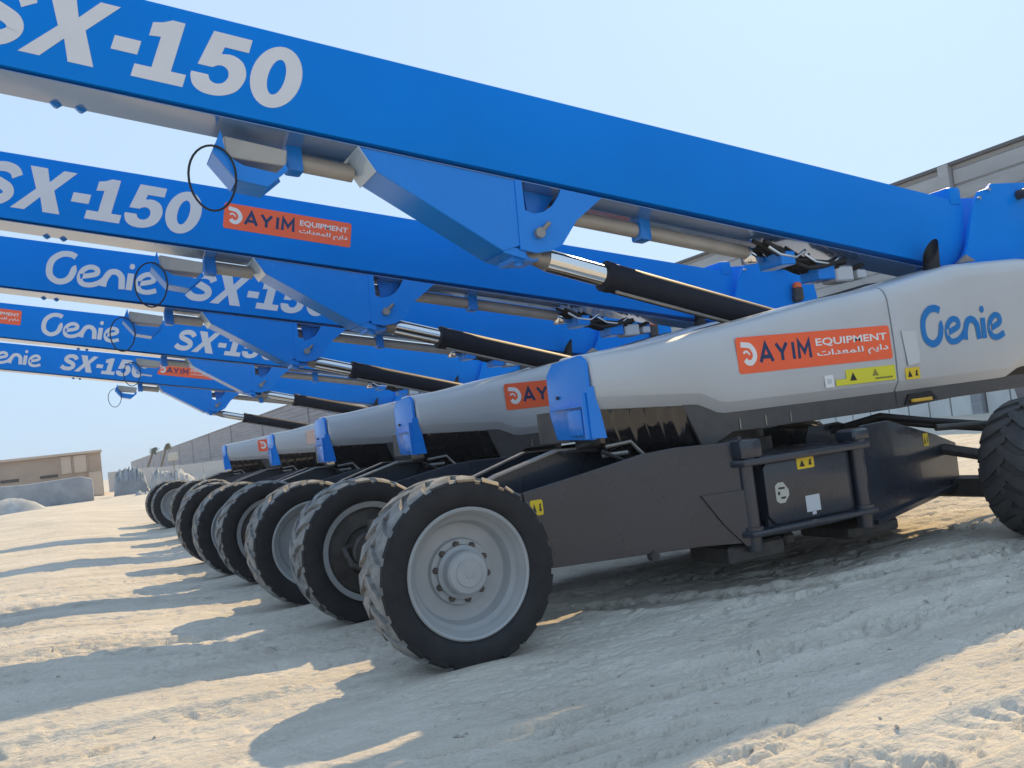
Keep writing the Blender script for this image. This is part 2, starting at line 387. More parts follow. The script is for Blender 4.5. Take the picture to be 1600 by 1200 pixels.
def tan_building():
    root = empty('tan_building', (-9, 92, 0))
    tag(root, 'low flat-roofed tan building at the far left edge of the yard', 'building')
    b = MB(); b.box(-22, 2.3, 88, 100, -1, 3.78); b.build('wall', TAN, root)
    b = MB(); b.box(-22.2, 2.42, 87.7, 100.2, 3.785, 3.99); b.build('roof_slab', TANL, root)
    b = MB(); b.box(-0.9, -0.1, 87.9, 87.99, 2.2, 3.7); b.build('wall_panel', TANL, root)
    b = MB(); b.box(0.1, 1.1, 87.9, 87.99, 2.2, 3.7); b.build('wall_panel', TANL, root)
    b = MB(); b.box(-0.05, 0.06, 87.85, 87.99, 0, 3.75); b.build('pilaster', TAN, root)
    b = MB(); b.box(1.2, 2.25, 87.9, 87.99, 0.0, 2.1); b.build('wall_panel', TANL, root)
    b = MB(); b.box(1.13, 1.22, 87.85, 87.99, 0, 3.75); b.build('pilaster', TAN, root)
    for x in (-5.6, -2.6):
        w_ = MB(); w_.box(x, x + 1.4, 87.93, 87.99, 2.0, 2.25); w_.build('dark_opening', DARK, root)
tan_building()
def pile(name, label, c, rx, ry, h, m, seed, cat):
    b = MB(); N = 26; K = 10
    rng = random.Random(seed); ph = [rng.uniform(0, 6.28) for _ in range(6)]
    rings = []
    for k in range(K + 1):
        t = k / K; row = []
        for j in range(N):
            a = 2*math.pi*j/N
            w_ = 1 + 0.12*math.sin(2*a + ph[0]) + 0.09*math.sin(3*a + ph[1]) + 0.05*math.sin(7*a + ph[2] + 3*t)
            r = (1 - t) * w_
            row.append(b.bm.verts.new((c[0] + rx*r*math.cos(a), c[1] + ry*r*math.sin(a), c[2] + h*(math.sin(t*math.pi/2)**1.3)*(1 + 0.1*math.sin(4*a + ph[3])*(1-t)) + rng.uniform(-1, 1)*0.02*h)))
        rings.append(row)
    for A, B in zip(rings[:-1], rings[1:]):
        for j in range(N): b.bm.faces.new((A[j], A[(j+1) % N], B[(j+1) % N], B[j]))
    o = b.build(name, m, smooth=60)
    tag(o, label, cat)
pile('covered_heap', 'rounded pale grey heap of sheeting on the sand in front of the tan building', (-2.3, 40, -0.1), 1.9, 1.6, 1.15, PILE, 3, 'heap')
def rubble(label, pts, y0, y1, m, seed):
    rg = random.Random(seed); b = MB()
    fine = []
    for (xa, za), (xb, zb_) in zip(pts[:-1], pts[1:]):
        for k in range(7): fine.append((xa + (xb-xa)*k/7, za + (zb_-za)*k/7 + rg.uniform(-.13, .10)))
    fine.append(pts[-1]); rows = []
    for r in range(6):
        t = r/5; hh = math.sin(math.pi*(.15 + .7*t))**.6
        rows.append([b.bm.verts.new((x + rg.uniform(-.05, .05), y0 + (y1-y0)*t, -.5 + (z + .5)*hh*rg.uniform(.86, 1.04))) for x, z in fine])
    base = [[b.bm.verts.new((x, yy, -.5)) for x, z in fine] for yy in (y0 - .1, y1 + .1)]
    rows = [base[0]] + rows + [base[1]]
    for A, B in zip(rows[:-1], rows[1:]):
        for i in range(len(A)-1): b.bm.faces.new((A[i], A[i+1], B[i+1], B[i]))
    o = b.build('rubble_heap', m); tag(o, label, 'rubble')
rubble('bluish grey rubble heap just right of the tan building', [(2.75, -.4), (2.9, 1.5), (3.3, 2.15), (3.9, 2.0), (4.4, 2.2), (5.0, 1.75), (5.4, -.4)], 77, 79, SLATE, 5)
rubble('wide low grey rubble heap in front of the white hoarding', [(5.2, -.4), (5.5, 1.5), (6.0, 1.75), (6.8, 1.5), (7.4, 1.55), (8.6, .8), (9.2, -.4)], 75, 77, PILE, 8)
rubble('small dark rubble heap at the foot of the hoarding', [(3.4, -.4), (3.8, .35), (4.6, .15), (5.4, .42), (6.4, .3), (6.9, -.4)], 66, 67.2, SLATE, 9)
b = MB(); b.prism([(-16, -0.3), (1.2, -0.3), (1.2, 1.5), (0.4, 1.75), (-3, 1.62), (-7, 1.8), (-16, 1.7)], 72, 74); b.bevel(0.15, 2)
tag(b.build('tarp_stack', SLATE, smooth=40), 'long low stack under blue-grey sheeting in front of the tan building', 'covered stack')
def hoarding():
    root = empty('hoarding', (12, 104, 0)); tag(root, 'pale grey site hoarding running between the rubble and the warehouse', 'fence')
    x = 3.2; k = 0
    while x < 27:
        m = MB(); h = 2.0 - .012*(x - 3.2)*1.0 + 0.05*math.sin(k*1.7)
        m.box(x + 0.03, x + 2.37, 104 - 0.03*(k % 2), 104.08, -0.5, h); m.build('hoarding_panel', FENCE, root)
        x += 2.4; k += 1
hoarding()
root = empty('water_tank', (8.2, 88, 0)); tag(root, 'small cream tank on a thin post in front of the hoarding', 'tank')
b = MB(); b.box(7.9, 8.7, 87.7, 88.4, 2.3, 3.0).bevel(0.08, 2); b.build('tank', CREAM, root)
b = MB(); b.tube([(8.3, 88, -0.3), (8.3, 88, 2.3)], 0.06, 8); b.build('post', STEEL, root)
LEAF = mat('palm_leaf', (0.07, 0.10, 0.06), 0.7, var=0.3, scale=3)
TRUNK = mat('palm_trunk', (0.16, 0.13, 0.10), 0.9, var=0.3, scale=3)
for (px_, py_, hh, lab) in ((11.5, 150, 5.2, 'left one of two small palms on the skyline by the warehouse end'), (13.5, 150, 5.6, 'right one of two small palms on the skyline by the warehouse end')):
    root = empty('palm_tree', (px_, py_, 0)); tag(root, lab, 'palm tree', 'palms on the skyline')
    b = MB(); b.tube([(px_ - 2.0, py_, -0.5), (px_ - 1.0, py_, hh*0.5), (px_, py_, hh)], [0.22, 0.17, 0.13], 8); b.build('trunk', TRUNK, root)
    b = MB(); rg = random.Random(int(px_))
    for k in range(26):
        a = rg.uniform(0, 6.28); dr = rg.uniform(0.5, 0.85); up = rg.uniform(-0.2, 0.6); w_ = 0.11
        pts = [Vector((px_ + dr*t*math.cos(a), py_ + dr*t*math.sin(a), hh + up*t*1.2 - 0.9*t*t)) for t in (0, .4, .75, 1)]
        sd = Vector((-math.sin(a), math.cos(a), 0))
        for p, q in zip(pts[:-1], pts[1:]):
            b.bm.faces.new([b.bm.verts.new(v) for v in (p - sd*w_, p + sd*w_, q + sd*w_*0.8, q - sd*w_*0.8)])
    b.build('crown', LEAF, root, recalc=False)
root = empty('skip_container', (21.5, 15, 0)); tag(root, 'purple-grey steel skip standing by the wall, seen under the nearest lift', 'container')
b = MB(); b.prism([(22.6, 0.0), (24.6, 0.0), (24.9, 1.0), (22.3, 1.0)], 13.6, 15.4); b.bevel(0.03, 1); b.build('skip_body', mat('skip_paint', (0.16, 0.15, 0.19), 0.5, var=0.3, dust=0.3), root)
b = MB(); b.box(22.2, 25.0, 13.5, 15.5, 1.01, 1.09); b.build('skip_rim', STEEL, root)

# ------------------------------------------------------------------ air
hz = MB(); hz.box(-160, 190, -60, 560, -2.5, 13)
hm = bpy.data.materials.new('haze_air'); hm.use_nodes = True; hn = hm.node_tree; hn.nodes.clear()
pv = hn.nodes.new('ShaderNodeVolumePrincipled'); pv.inputs['Density'].default_value = 0.0007; pv.inputs['Color'].default_value = (0.86, 0.90, 1.0, 1); pv.inputs['Anisotropy'].default_value = 0.2
ho = hn.nodes.new('ShaderNodeOutputMaterial'); hn.links.new(pv.outputs[0], ho.inputs['Volume'])
tag(hz.build('haze', hm), 'thin pale desert haze over the yard', kind='stuff')

# ------------------------------------------------------------------ flat lettering
def loops_mesh(loops, mapf, off=0.0):
    cu = bpy.data.curves.new('tmp', 'CURVE'); cu.dimensions = '2D'; cu.fill_mode = 'BOTH'
    for lp in loops:
        s = cu.splines.new('POLY'); s.points.add(len(lp) - 1)
        for i, (x, y) in enumerate(lp): s.points[i].co = (x, y, 0, 1)
        s.use_cyclic_u = True
    o = bpy.data.objects.new('tmp', cu); COL.objects.link(o)
    bpy.context.view_layer.update()
    me = o.to_mesh(); vs = [mapf(v.co.x, v.co.y, off) for v in me.vertices]; fs = [tuple(p.vertices) for p in me.polygons]
    o.to_mesh_clear(); bpy.data.objects.remove(o); bpy.data.curves.remove(cu)
    return vs, fs
def text_mesh(txt, size, mapf, off=0.0, bold=0.0, x0=0, y0=0, width=None):
    cu = bpy.data.curves.new('tmp', 'FONT'); cu.body = txt; cu.size = 1.0; cu.offset = bold; cu.resolution_u = 3
    o = bpy.data.objects.new('tmp', cu); COL.objects.link(o); bpy.context.view_layer.update()
    me = o.to_mesh(); xs = [v.co.x for v in me.vertices] or [0, 1]; ys = [v.co.y for v in me.vertices] or [0, 1]
    w_ = max(xs) - min(xs); sc = size / max(1e-3, (max(ys) - min(ys))); sx = (width / w_) if width else sc
    vs = [mapf(x0 + (v.co.x - min(xs))*sx, y0 + (v.co.y - min(ys))*sc, off) for v in me.vertices]; fs = [tuple(p.vertices) for p in me.polygons]
    o.to_mesh_clear(); bpy.data.objects.remove(o); bpy.data.curves.remove(cu)
    return vs, fs
def join(parts):
    V, F = [], []
    for vs, fs in parts:
        k = len(V); V += [tuple(v) for v in vs]; F += [tuple(i + k for i in f) for f in fs]
    return V, F
def flat(name, parts, m, parent, want=(0, -1, 0)):
    V, F = join(parts); me = bpy.data.meshes.new(name); me.from_pydata(V, [], F); me.update()
    bm = bmesh.new(); bm.from_mesh(me)
    for f in bm.faces:
        f.normal_update()
        if f.normal.dot(Vector(want)) < 0: f.normal_flip()
    bm.to_mesh(me); bm.free()
    return link(name, me, m, parent)
def smooth_path(P, n=6):
    out = []
    for i in range(len(P) - 1):
        p0 = P[max(i-1, 0)]; p1 = P[i]; p2 = P[i+1]; p3 = P[min(i+2, len(P)-1)]
        for k in range(n):
            t = k / n
            out.append(tuple(0.5*((2*p1[j]) + (-p0[j]+p2[j])*t + (2*p0[j]-5*p1[j]+4*p2[j]-p3[j])*t*t + (-p0[j]+3*p1[j]-3*p2[j]+p3[j])*t**3) for j in range(2)))
    out.append(tuple(P[-1])); return out
def stroke(P, w, smooth=True, w1=None):
    pts = smooth_path(P) if smooth else P
    n = len(pts); L, R = [], []
    for i, p in enumerate(pts):
        a = pts[max(i-1, 0)]; c = pts[min(i+1, n-1)]
        dx, dy = c[0]-a[0], c[1]-a[1]; d = math.hypot(dx, dy) or 1
        ww = (w if w1 is None else w + (w1-w)*i/(n-1)) / 2
        if not smooth and 0 < i < n-1:
            d1 = math.hypot(p[0]-a[0], p[1]-a[1]); d2 = math.hypot(c[0]-p[0], c[1]-p[1])
            dx = (p[0]-a[0])/d1 + (c[0]-p[0])/d2; dy = (p[1]-a[1])/d1 + (c[1]-p[1])/d2; d = math.hypot(dx, dy)
            ww /= max(0.4, ((p[0]-a[0])/d1*dx + (p[1]-a[1])/d1*dy)/d)
        nx, ny = -dy/d*ww, dx/d*ww
        L.append((p[0]+nx, p[1]+ny)); R.append((p[0]-nx, p[1]-ny))
    return L + R[::-1]
class Strip(list): pass
def strip_parts(P, w, mapf, sx, sy, x0, k):
    o = stroke(P, w); n = len(o)//2; L = o[:n]; Rr = o[n:][::-1]
    vs = [mapf((x + x0 + k*y)*sx, y*sy, 0.0) for x, y in L + Rr]
    return vs, [(i, i+1, n+i+1, n+i) for i in range(n-1)]
def ell(cx_, cy_, rx, ry, n=28, a0=0, a1=2*math.pi, close=True):
    return [(cx_ + rx*math.cos(a0 + (a1-a0)*i/n), cy_ + ry*math.sin(a0 + (a1-a0)*i/n)) for i in range(n if close else n+1)]
# heavy italic letters S X - 1 5 0 : lists of (loops, layer), cap height 1
S_PATH = [(.86,.70),(.76,.83),(.56,.885),(.34,.84),(.24,.71),(.32,.59),(.52,.515),(.72,.42),(.78,.28),(.66,.15),(.46,.115),(.26,.14),(.09,.24)]
def glyphs_sx():
    G = []
    def put(loops, x, layer=0): G.append(([[(px + x, py) for px, py in lp] for lp in loops], layer))
    put([[(.02,1),(.40,1),(.53,.69),(.76,1),(1.06,1),(.68,.52),(.95,0),(.58,0),(.43,.33),(.18,0),(-.12,0),(.29,.50)]], 0.0)
    put([[(.0,.34),(.40,.34),(.40,.56),(.0,.56)]], 1.10)
    put([[(.0,0),(.80,0),(.80,.20),(.56,.20),(.56,1),(.36,1),(.22,.93),(.08,.90),(.08,.68),(.26,.70),(.26,.20),(.0,.20)]], 1.50)
    out5 = smooth_path([(.38,.66),(.56,.68),(.74,.61),(.84,.47),(.86,.32),(.79,.14),(.64,.03),(.44,-.02),(.22,.0),(.07,.09),(.0,.23),(.0,.29)], 4)
    in5 = smooth_path([(.27,.29),(.32,.21),(.42,.175),(.53,.21),(.585,.31),(.56,.41),(.48,.47),(.38,.47),(.30,.42)], 4)
    put([[(.16,1),(.80,1),(.80,.78),(.40,.78)] + out5 + in5 + [(.06,.42)]], 2.36)
    o = ell(.44, .5, .43, .52, 36); i = ell(.44, .5, .145, .30, 24)
    put([o, i], 3.27)
    return G
def sheared(loops, k=0.20): return [[(x + k*y, y) for x, y in lp] for lp in loops]
SXG = glyphs_sx()
def sx_text(mapf, cap):
    return [loops_mesh([[(x*cap*.897, y*cap) for x, y in lp] for lp in sheared(lps)], mapf, 0.0) for lps, _ in SXG] + [strip_parts(S_PATH, .225, mapf, cap*.897, cap, -1.03, .20)]
def genie_text(mapf, h, layers=0.0006):
    """rounded one-line logotype, x height about .55 of the G; total length 3.45"""
    w_ = 0.195; P = []
    P.append(stroke([(.80,.93),(.62,1.0),(.36,.96),(.14,.76),(.07,.48),(.13,.20),(.34,.05),(.56,.08),(.72,.24),(.80,.52),(.86,.56)], w_))
    P.append(stroke([(1.00,.30),(1.24,.36),(1.48,.46),(1.46,.62),(1.26,.66),(1.06,.52),(.99,.28),(1.08,.08),(1.32,.05),(1.58,.16),(1.72,.30)], w_*.86))
    P.append(stroke([(1.72,.06),(1.75,.30),(1.88,.56),(2.08,.60),(2.24,.46),(2.28,.24),(2.30,.04)], w_))
    P.append(stroke([(2.52,.04),(2.52,.62)], w_, smooth=False))
    P.append(ell(2.53, .86, .085, .10, 14))
    P.append(stroke([(2.78,.30),(3.02,.36),(3.24,.46),(3.22,.62),(3.04,.66),(2.84,.52),(2.77,.28),(2.86,.08),(3.10,.04),(3.38,.14)], w_*.86))
    return [loops_mesh([[(x*h, y*h) for x, y in sheared([lp], 0.05)[0]]], mapf, i*layers) for i, lp in enumerate(P)]
def sticker(mapf, W, H, parent, name='hire_sticker'):
    """orange rectangle with a round mark, a wordmark and two small lines of print"""
    r = 0.06*H
    o = flat(name, [loops_mesh([[(r,0),(W-r,0),(W,r),(W,H-r),(W-r,H),(r,H),(0,H-r),(0,r)]], mapf, 0)], ORANGE, parent)
    s = H
    D = [[(x*s, y*s) for x, y in stroke([(.16,.80),(.30,.78),(.48,.74),(.60,.58),(.60,.42),(.48,.29),(.34,.30),(.26,.38)], .15)]]
    k1 = loops_mesh(D, mapf, .0012)
    k1b = loops_mesh([[(x*s, y*s) for x, y in stroke([(.22,.56),(.34,.60),(.44,.50)], .07, w1=.05)]], mapf, .0016)
    x = .80; h = .48; y = .27; ly = []
    for g in ([[(0,0),(.27,1),(.54,0)], [(.12,.30),(.42,.30)]], [[(0,1),(.24,.45),(.24,0)], [(.48,1),(.22,.42)]], [[(.08,0),(.08,1)]], [[(.04,0),(.06,1),(.30,.35),(.54,1),(.56,0)]]):
        wd = max(px for st in g for px, _ in st)*1.7
        for i, st in enumerate(g):
            ly.append(loops_mesh([[((x + px*h)*s, (y + py*h)*s) for px, py in stroke([(q[0]*1.7, q[1]) for q in st], .23, smooth=False)]], mapf, .0012 + .0005*i))
        x += (wd + .34) * h
    nav = flat(name.replace('sticker', 'wordmark'), ly, NAVY, parent)
    wh = [k1, k1b]
    x1 = x + .08
    wl = W/s - x1 - .14
    wh.append(text_mesh('EQUIPMENT', .25*s, mapf, .0012, 0.02, x1*s, .54*s, wl*s))
    ar = '\uFE95\uFE8D\uFEAA\uFECC\uFEE4\uFEE0\uFEDF \uFEE2\uFEF3\uFE8D\uFEA9'
    wh.append(text_mesh(ar, .26*s, mapf, .0012, 0.02, x1*s, .20*s, wl*s))
    flat('sticker_mark', [wh[0]], WHITE, parent); flat('sticker_mark', [wh[1]], WHITE, parent)
    flat('sticker_print', [wh[2]], WHITE, parent); flat('sticker_print', [wh[3]], WHITE, parent)
    return o
def warn_decal(mapf, W, H, parent, name='warning_decal', m=None):
    r = .08*H
    o = flat(name, [loops_mesh([[(r,0),(W-r,0),(W,r),(W,H-r),(W-r,H),(r,H),(0,H-r),(0,r)]], mapf, 0)], m or YEL, parent)
    L = [loops_mesh([[(.14*W,.2*H),(.46*W,.2*H),(.30*W,.8*H)]], mapf, .001)]
    L.append(loops_mesh([[(.66*W,.25*H),(.88*W,.25*H),(.82*W,.5*H),(.86*W,.78*H),(.72*W,.7*H),(.70*W,.45*H)]], mapf, .001))
    flat('decal_symbol', L, BLK, parent)
    return o
def face_map(x0, z0, Y, th=0.0):
    c, s = math.cos(th), math.sin(th)
    return lambda a, b, off: (x0 + a*c + b*s, Y - off, z0 - a*s + b*c)

# ------------------------------------------------------------------ wheel
def make_tyre_mesh():
    m = MB(); R0 = 0.552; W = 0.445
    prof = [(0.06, .375), (.022, .40), (.0, .44), (.0, .505), (.004, .528), (.020, .545), (.05, R0), (W/2, R0+.003), (W-.06, R0), (W-.020, .545), (W-.004, .528), (W, .505), (W, .44), (W-.022, .40), (W-.06, .375)]
    m.lathe_y(prof, (0, 0), 72)
    m.bm.faces.ensure_lookup_table()
    for f in m.bm.faces:
        yc = f.calc_center_median(); r = math.hypot(yc.x, yc.z)
        f.material_index = 1 if r > 0.545 else 0
    N = 21
    def pt(s, y, r): a = s / 0.56; return (r*math.cos(a), y, r*math.sin(a))
    for side in (0, 1):
        for k in range(N):
            s0 = 2*math.pi*0.56*(k + 0.5*side)/N
            mids = [1, 1, 1, 1, 0]
            path = [(-.02, W/2 + .030, .579), (.035, W/2 - .05, .581), (.085, W/2 - .12, .579), (.110, .050, .573), (.118, .020, .560), (.120, .004, .545)]
            hw = [.034, .044, .050, .056, .058, .058]
            ring = []
            for (ds, y, r), h in zip(path, hw):
                yy = y if side == 0 else W - y
                rb = r - .045 if y > 0.03 else r - .03
                if y < -9: ya, yb = yy, yy + (.02 if side == 0 else -.02)
                else: ya = yb = yy
                ring.append([m.bm.verts.new(pt(s0+ds-h*1.15, yb, rb)), m.bm.verts.new(pt(s0+ds-h, ya, r)), m.bm.verts.new(pt(s0+ds+h, ya, r)), m.bm.verts.new(pt(s0+ds+h*1.15, yb, rb))])
            for (A, B), mi_ in zip(zip(ring[:-1], ring[1:]), mids):
                for i in range(3): m.bm.faces.new((A[i], A[i+1], B[i+1], B[i])).material_index = mi_
            m.bm.faces.new(ring[0]).material_index = 1; m.bm.faces.new(ring[-1][::-1]).material_index = 0
    bmesh.ops.recalc_face_normals(m.bm, faces=m.bm.faces)
    me = bpy.data.meshes.new('tyre'); m.bm.to_mesh(me); m.bm.free()
    me.materials.append(SIDEW); me.materials.append(TREAD)
    me.polygons.foreach_set('use_smooth', [True]*len(me.polygons)); me.set_sharp_from_angle(angle=math.radians(32))
    return me
def make_rim_mesh():
    m = MB()
    prof = [(.050, .392), (.022, .394), (.015, .385), (.022, .372), (.045, .366), (.060, .352), (.085, .346), (.10, .338), (.115, .318), (.122, .312), (.165, .306), (.185, .292), (.192, .27), (.188, .205), (.176, .200), (.160, .195), (.155, .14)]
    m.lathe_y(prof, (0, 0), 64)
    back = [(.155, .14), (.205, .20), (.215, .30), (.23, .34), (.40, .345), (.43, .39), (.395, .392)]
    m.lathe_y(back, (0, 0), 64)
    me = bpy.data.meshes.new('wheel_rim'); bmesh.ops.recalc_face_normals(m.bm, faces=m.bm.faces); m.bm.to_mesh(me); m.bm.free()
    me.materials.append(RIM); me.polygons.foreach_set('use_smooth', [True]*len(me.polygons)); me.set_sharp_from_angle(angle=math.radians(35))
    return me
def make_hub_mesh():
    m = MB(); m.lathe_y([(.155, .165), (.13, .160), (.125, .135), (.06, .130), (.045, .118), (.042, .085), (.034, .080), (.034, .030), (.030, .026), (.030, 0)], (0, 0), 40)
    m.lathe_y([(.21, .175), (.40, .17), (.41, 0)], (0, 0), 24)
    me = bpy.data.meshes.new('hub'); bmesh.ops.recalc_face_normals(m.bm, faces=m.bm.faces); m.bm.to_mesh(me); m.bm.free()
    me.materials.append(HUB); me.polygons.foreach_set('use_smooth', [True]*len(me.polygons)); me.set_sharp_from_angle(angle=math.radians(30))
    return me
def make_nut_mesh():
    m = MB(); m.lathe_y([(.165, .021), (.130, .021), (.125, .016), (.125, 0)], (0, 0), 6)
    me = bpy.data.meshes.new('lug_nut'); bmesh.ops.recalc_face_normals(m.bm, faces=m.bm.faces); m.bm.to_mesh(me); m.bm.free(); me.materials.append(NUT)
    return me
def make_motor_mesh():
    m = MB(); m.lathe_y([(.34, .335), (.345, .20), (.33, .19), (.47, .17), (.50, .12), (.50, 0)], (0, 0), 28)
    m.tube([(.05, .38, .12), (.16, .44, .17), (.2, .48, .05), (.12, .5, -.08)], .03, 10)
    m.tube([(-.1, .38, .1), (-.2, .45, .05), (-.18, .49, -.1)], .028, 10)
    bmesh.ops.recalc_face_normals(m.bm, faces=m.bm.faces)
    me = bpy.data.meshes.new('drive_motor'); m.bm.to_mesh(me); m.bm.free(); me.materials.append(DARK)
    me.polygons.foreach_set('use_smooth', [True]*len(me.polygons)); me.set_sharp_from_angle(angle=math.radians(35))
    return me
MO = make_motor_mesh()
TREADC = mat('tyre_tread_clean', (0.022, 0.025, 0.032), 0.6, bump=0.2, bscale=50, dust=0.12)
TY, RM, HB, NU = make_tyre_mesh(), make_rim_mesh(), make_hub_mesh(), make_nut_mesh()
def wheel(parent, x, yface, flip, roll, steer=0.0):
    """yface: the outer face; flip: the outer face looks to +Y"""
    w_ = bpy.data.objects.new('wheel', RM); COL.objects.link(w_); w_.parent = parent
    w_.location = Vector((x, yface, 0.545)) - parent.location
    w_.rotation_euler = (0, roll, math.pi*flip + steer)
    for nm, me in (('tyre', TYC if x > 5 else TY), ('hub', HB)):
        o = bpy.data.objects.new(nm, me); COL.objects.link(o); o.parent = w_
    o = bpy.data.objects.new('drive_motor', MO); COL.objects.link(o); o.parent = w_
    for k in range(10):
        a = 2*math.pi*k/10
        o = bpy.data.objects.new('lug_nut', NU); COL.objects.link(o); o.parent = w_; o.location = (.168*math.cos(a), 0.012, .168*math.sin(a))
    return w_

TYC = TY.copy(); TYC.name = 'tyre_clean'; TYC.materials[1] = TREADC
# ------------------------------------------------------------------ boom geometry numbers (local frame of the nearest lift)
TH = math.radians(10.2)
YB, YB2 = 5.75, 6.15
YF = 5.40                      # outer face of the side cover
def zbot(x): return 3.761 - 0.1820*x
def ztop(x): return 4.399 - 0.1687*x

def build_lift():
    root = empty('boom_lift', (4.9, 6.15, 0))
    P = root
    # ---- wheels
    wheel(P, 2.05, 4.95, 0, 0.2); wheel(P, 2.05, 7.35, 1, 0.6)
    wheel(P, 7.12, 4.50, 0, 1.1); wheel(P, 7.12, 7.80, 1, 0.9)
    # ---- chassis arms (side plates, floor, end), near and mirrored far
    def arm_left(mir):
        f = (lambda y: 12.30 - y) if mir else (lambda y: y)
        g = (lambda x: f(5.46 - (x - 2.72) * 0.252)); g2 = (lambda x: f(5.475 - (x - 2.72) * 0.252))
        h = (lambda x: f(5.97 - (x - 2.72) * 0.16)); h2 = (lambda x: f(5.985 - (x - 2.72) * 0.16))
        m = MB(); m.prism([(2.74, .40), (3.9, .385), (4.28, .36), (4.30, 1.085), (3.80, 1.10), (3.55, 1.085), (3.10, 1.00), (2.70, .93)], g, g2)
        a = m.bevel(0.004, 1).build('chassis_arm', CHAS, P, 30)
        m = MB(); m.prism([(2.60, .40), (4.28, .38), (4.30, 1.06), (3.76, 1.07), (3.56, 1.15), (3.22, 1.157), (2.74, 1.03), (2.50, .93)], h, h2); m.build('inner_plate', CHAS, a, 30)
        # pale rolled lip along the top of the inner plate
        m = MB()
        lip = [(2.50, .935), (2.74, 1.034), (3.22, 1.161), (3.56, 1.154), (3.76, 1.074)]
        for (xa, za), (xb, zb_) in zip(lip[:-1], lip[1:]):
            v = [m.bm.verts.new(c) for c in ((xa, h(xa) - (0.05 if not mir else -0.05), za), (xb, h(xb) - (0.05 if not mir else -0.05), zb_), (xb, h2(xb) + (0.02 if not mir else -0.02), zb_ + .002), (xa, h2(xa) + (0.02 if not mir else -0.02), za + .002))]
            v2 = [m.bm.verts.new((c.co.x, c.co.y, c.co.z + .014)) for c in v]
            m.bm.faces.new(v); m.bm.faces.new(v2[::-1])
            for i in range(4): m.bm.faces.new((v[i], v2[i], v2[(i+1) % 4], v[(i+1) % 4]))
        m.build('top_flange', STEEL, a)
        m = MB(); m.slab([(2.72, g2(2.72)), (4.28, g2(4.28)), (4.28, h(4.28)), (2.62, h(2.62))], .42, .435); m.build('arm_floor', CHAS, a)
        m = MB(); m.slab([(2.66, g2(2.66)), (2.70, g2(2.70)), (2.62, h(2.62)), (2.58, h(2.58))], .40, .93); m.build('end_plate', CHAS, a)
        y0, y1 = sorted((f(5.36), f(5.95)))
        m = MB(); m.box(1.95, 2.66, y0, y1, .44, .64).bevel(0.02, 1); m.tube([(2.05, f(5.30), .545), (2.05, f(5.62), .545)], .15, 20)
        m.tube([(2.05, f(5.55), .33), (2.05, f(5.55), .80)], .07, 14); m.build('axle', DARK, a, 30)
        m = MB(); m.tube([(2.2, f(5.62), .70), (3.0, f(5.72), .62), (3.9, f(5.58), .66)], .035, 12); m.build('steer_cylinder', CHROME, a, 30)
        if not mir:
            warn_decal(lambda u, v, off: (2.74 + u, g(2.74 + u) - .0025 - off, .765 + v), .085, .105, a)
            m = MB(); m.prism([(3.93, .74), (4.30, .74), (4.30, .355), (4.22, .34), (4.07, .52)], lambda x: g(x) - .018, lambda x: g(x) - .003); m.build('gusset_plate', CHAS, a, 30)
            m = MB(); m.tube([(3.55, g(3.55) - .02, .375), (3.55, g(3.55) + .04, .375)], .035, 12); m.build('drain_boss', DARK, a, 30)
    arm_left(False); arm_left(True)
    def arm_right(mir):
        f = (lambda y: 12.30 - y) if mir else (lambda y: y)
        g = (lambda x: f(5.07 + (x - 5.42) * 0.28)); g2 = (lambda x: f(5.085 + (x - 5.42) * 0.28))
        h = (lambda x: f(5.62 + (x - 5.42) * 0.24)); h2 = (lambda x: f(5.635 + (x - 5.42) * 0.24))
        pr_ = [(5.44, .30), (7.13, .40), (7.15, .77), (6.75, .885), (5.95, 1.075), (5.50, 1.07), (5.44, .98)]
        m = MB(); m.prism(pr_, g, g2); a = m.bevel(0.004, 1).build('chassis_arm', CHAS, P, 30)
        m = MB(); m.prism([(x, z + .02) for x, z in pr_], h, h2); m.build('inner_plate', CHAS, a, 30)
        m = MB(); m.slab([(5.44, g2(5.44)), (7.13, g2(7.13)), (7.13, h(7.13)), (5.44, h(5.44))], .41, .425); m.build('arm_floor', CHAS, a)
        m = MB(); m.slab([(7.13, g2(7.13)), (7.16, g2(7.16)), (7.16, h(7.16)), (7.13, h(7.13))], .40, .77); m.build('end_plate', CHAS, a)
        m = MB()
        y0, y1 = sorted((f(4.95), f(5.95)))
        m.box(6.98, 7.28, y0, y1, .30, .46).bevel(.02, 1)
        m.tube([(7.12, f(4.85), .545), (7.12, f(5.22), .545)], .15, 20)
        m.tube([(6.9, f(5.5), .74), (7.1, f(5.05), .62)], .05, 10)
        m.tube([(6.6, f(5.3), .95), (7.0, f(5.12), .93), (7.5, f(5.3), .86)], .03, 10); m.build('axle', DARK, a, 30)
        m = MB(); m.tube([(5.8, f(5.75), 1.02), (6.3, f(5.6), 1.10), (6.8, f(5.5), 1.0), (7.2, f(5.3), .92)], .03, 10)
        m.tube([(5.9, f(5.65), 1.05), (6.4, f(5.7), 1.05), (6.9, f(5.6), .95), (7.3, f(5.2), .85)], .022, 10); m.build('hose', RUBBER, a, 30)
        if not mir:
            warn_decal(lambda u, v, off: (6.52 + u, g(6.52 + u) - .0025 - off, .80 + v), .10, .11, a)
            m = MB(); m.prism([(5.50, .30), (7.12, .395), (7.12, .43), (5.50, .335)], lambda x: g(x) - .05, lambda x: g(x) - .002); m.build('bottom_lip', CHAS, a)
    arm_right(False); arm_right(True)
    # ---- centre frame
    m = MB(); m.box(4.34, 5.38, 5.16, 7.14, .36, .90); m.box(4.45, 5.32, 5.08, 5.17, .44, .90).bevel(.012, 2)
    cf_ = m.build('centre_frame', CHAS, P, 30)
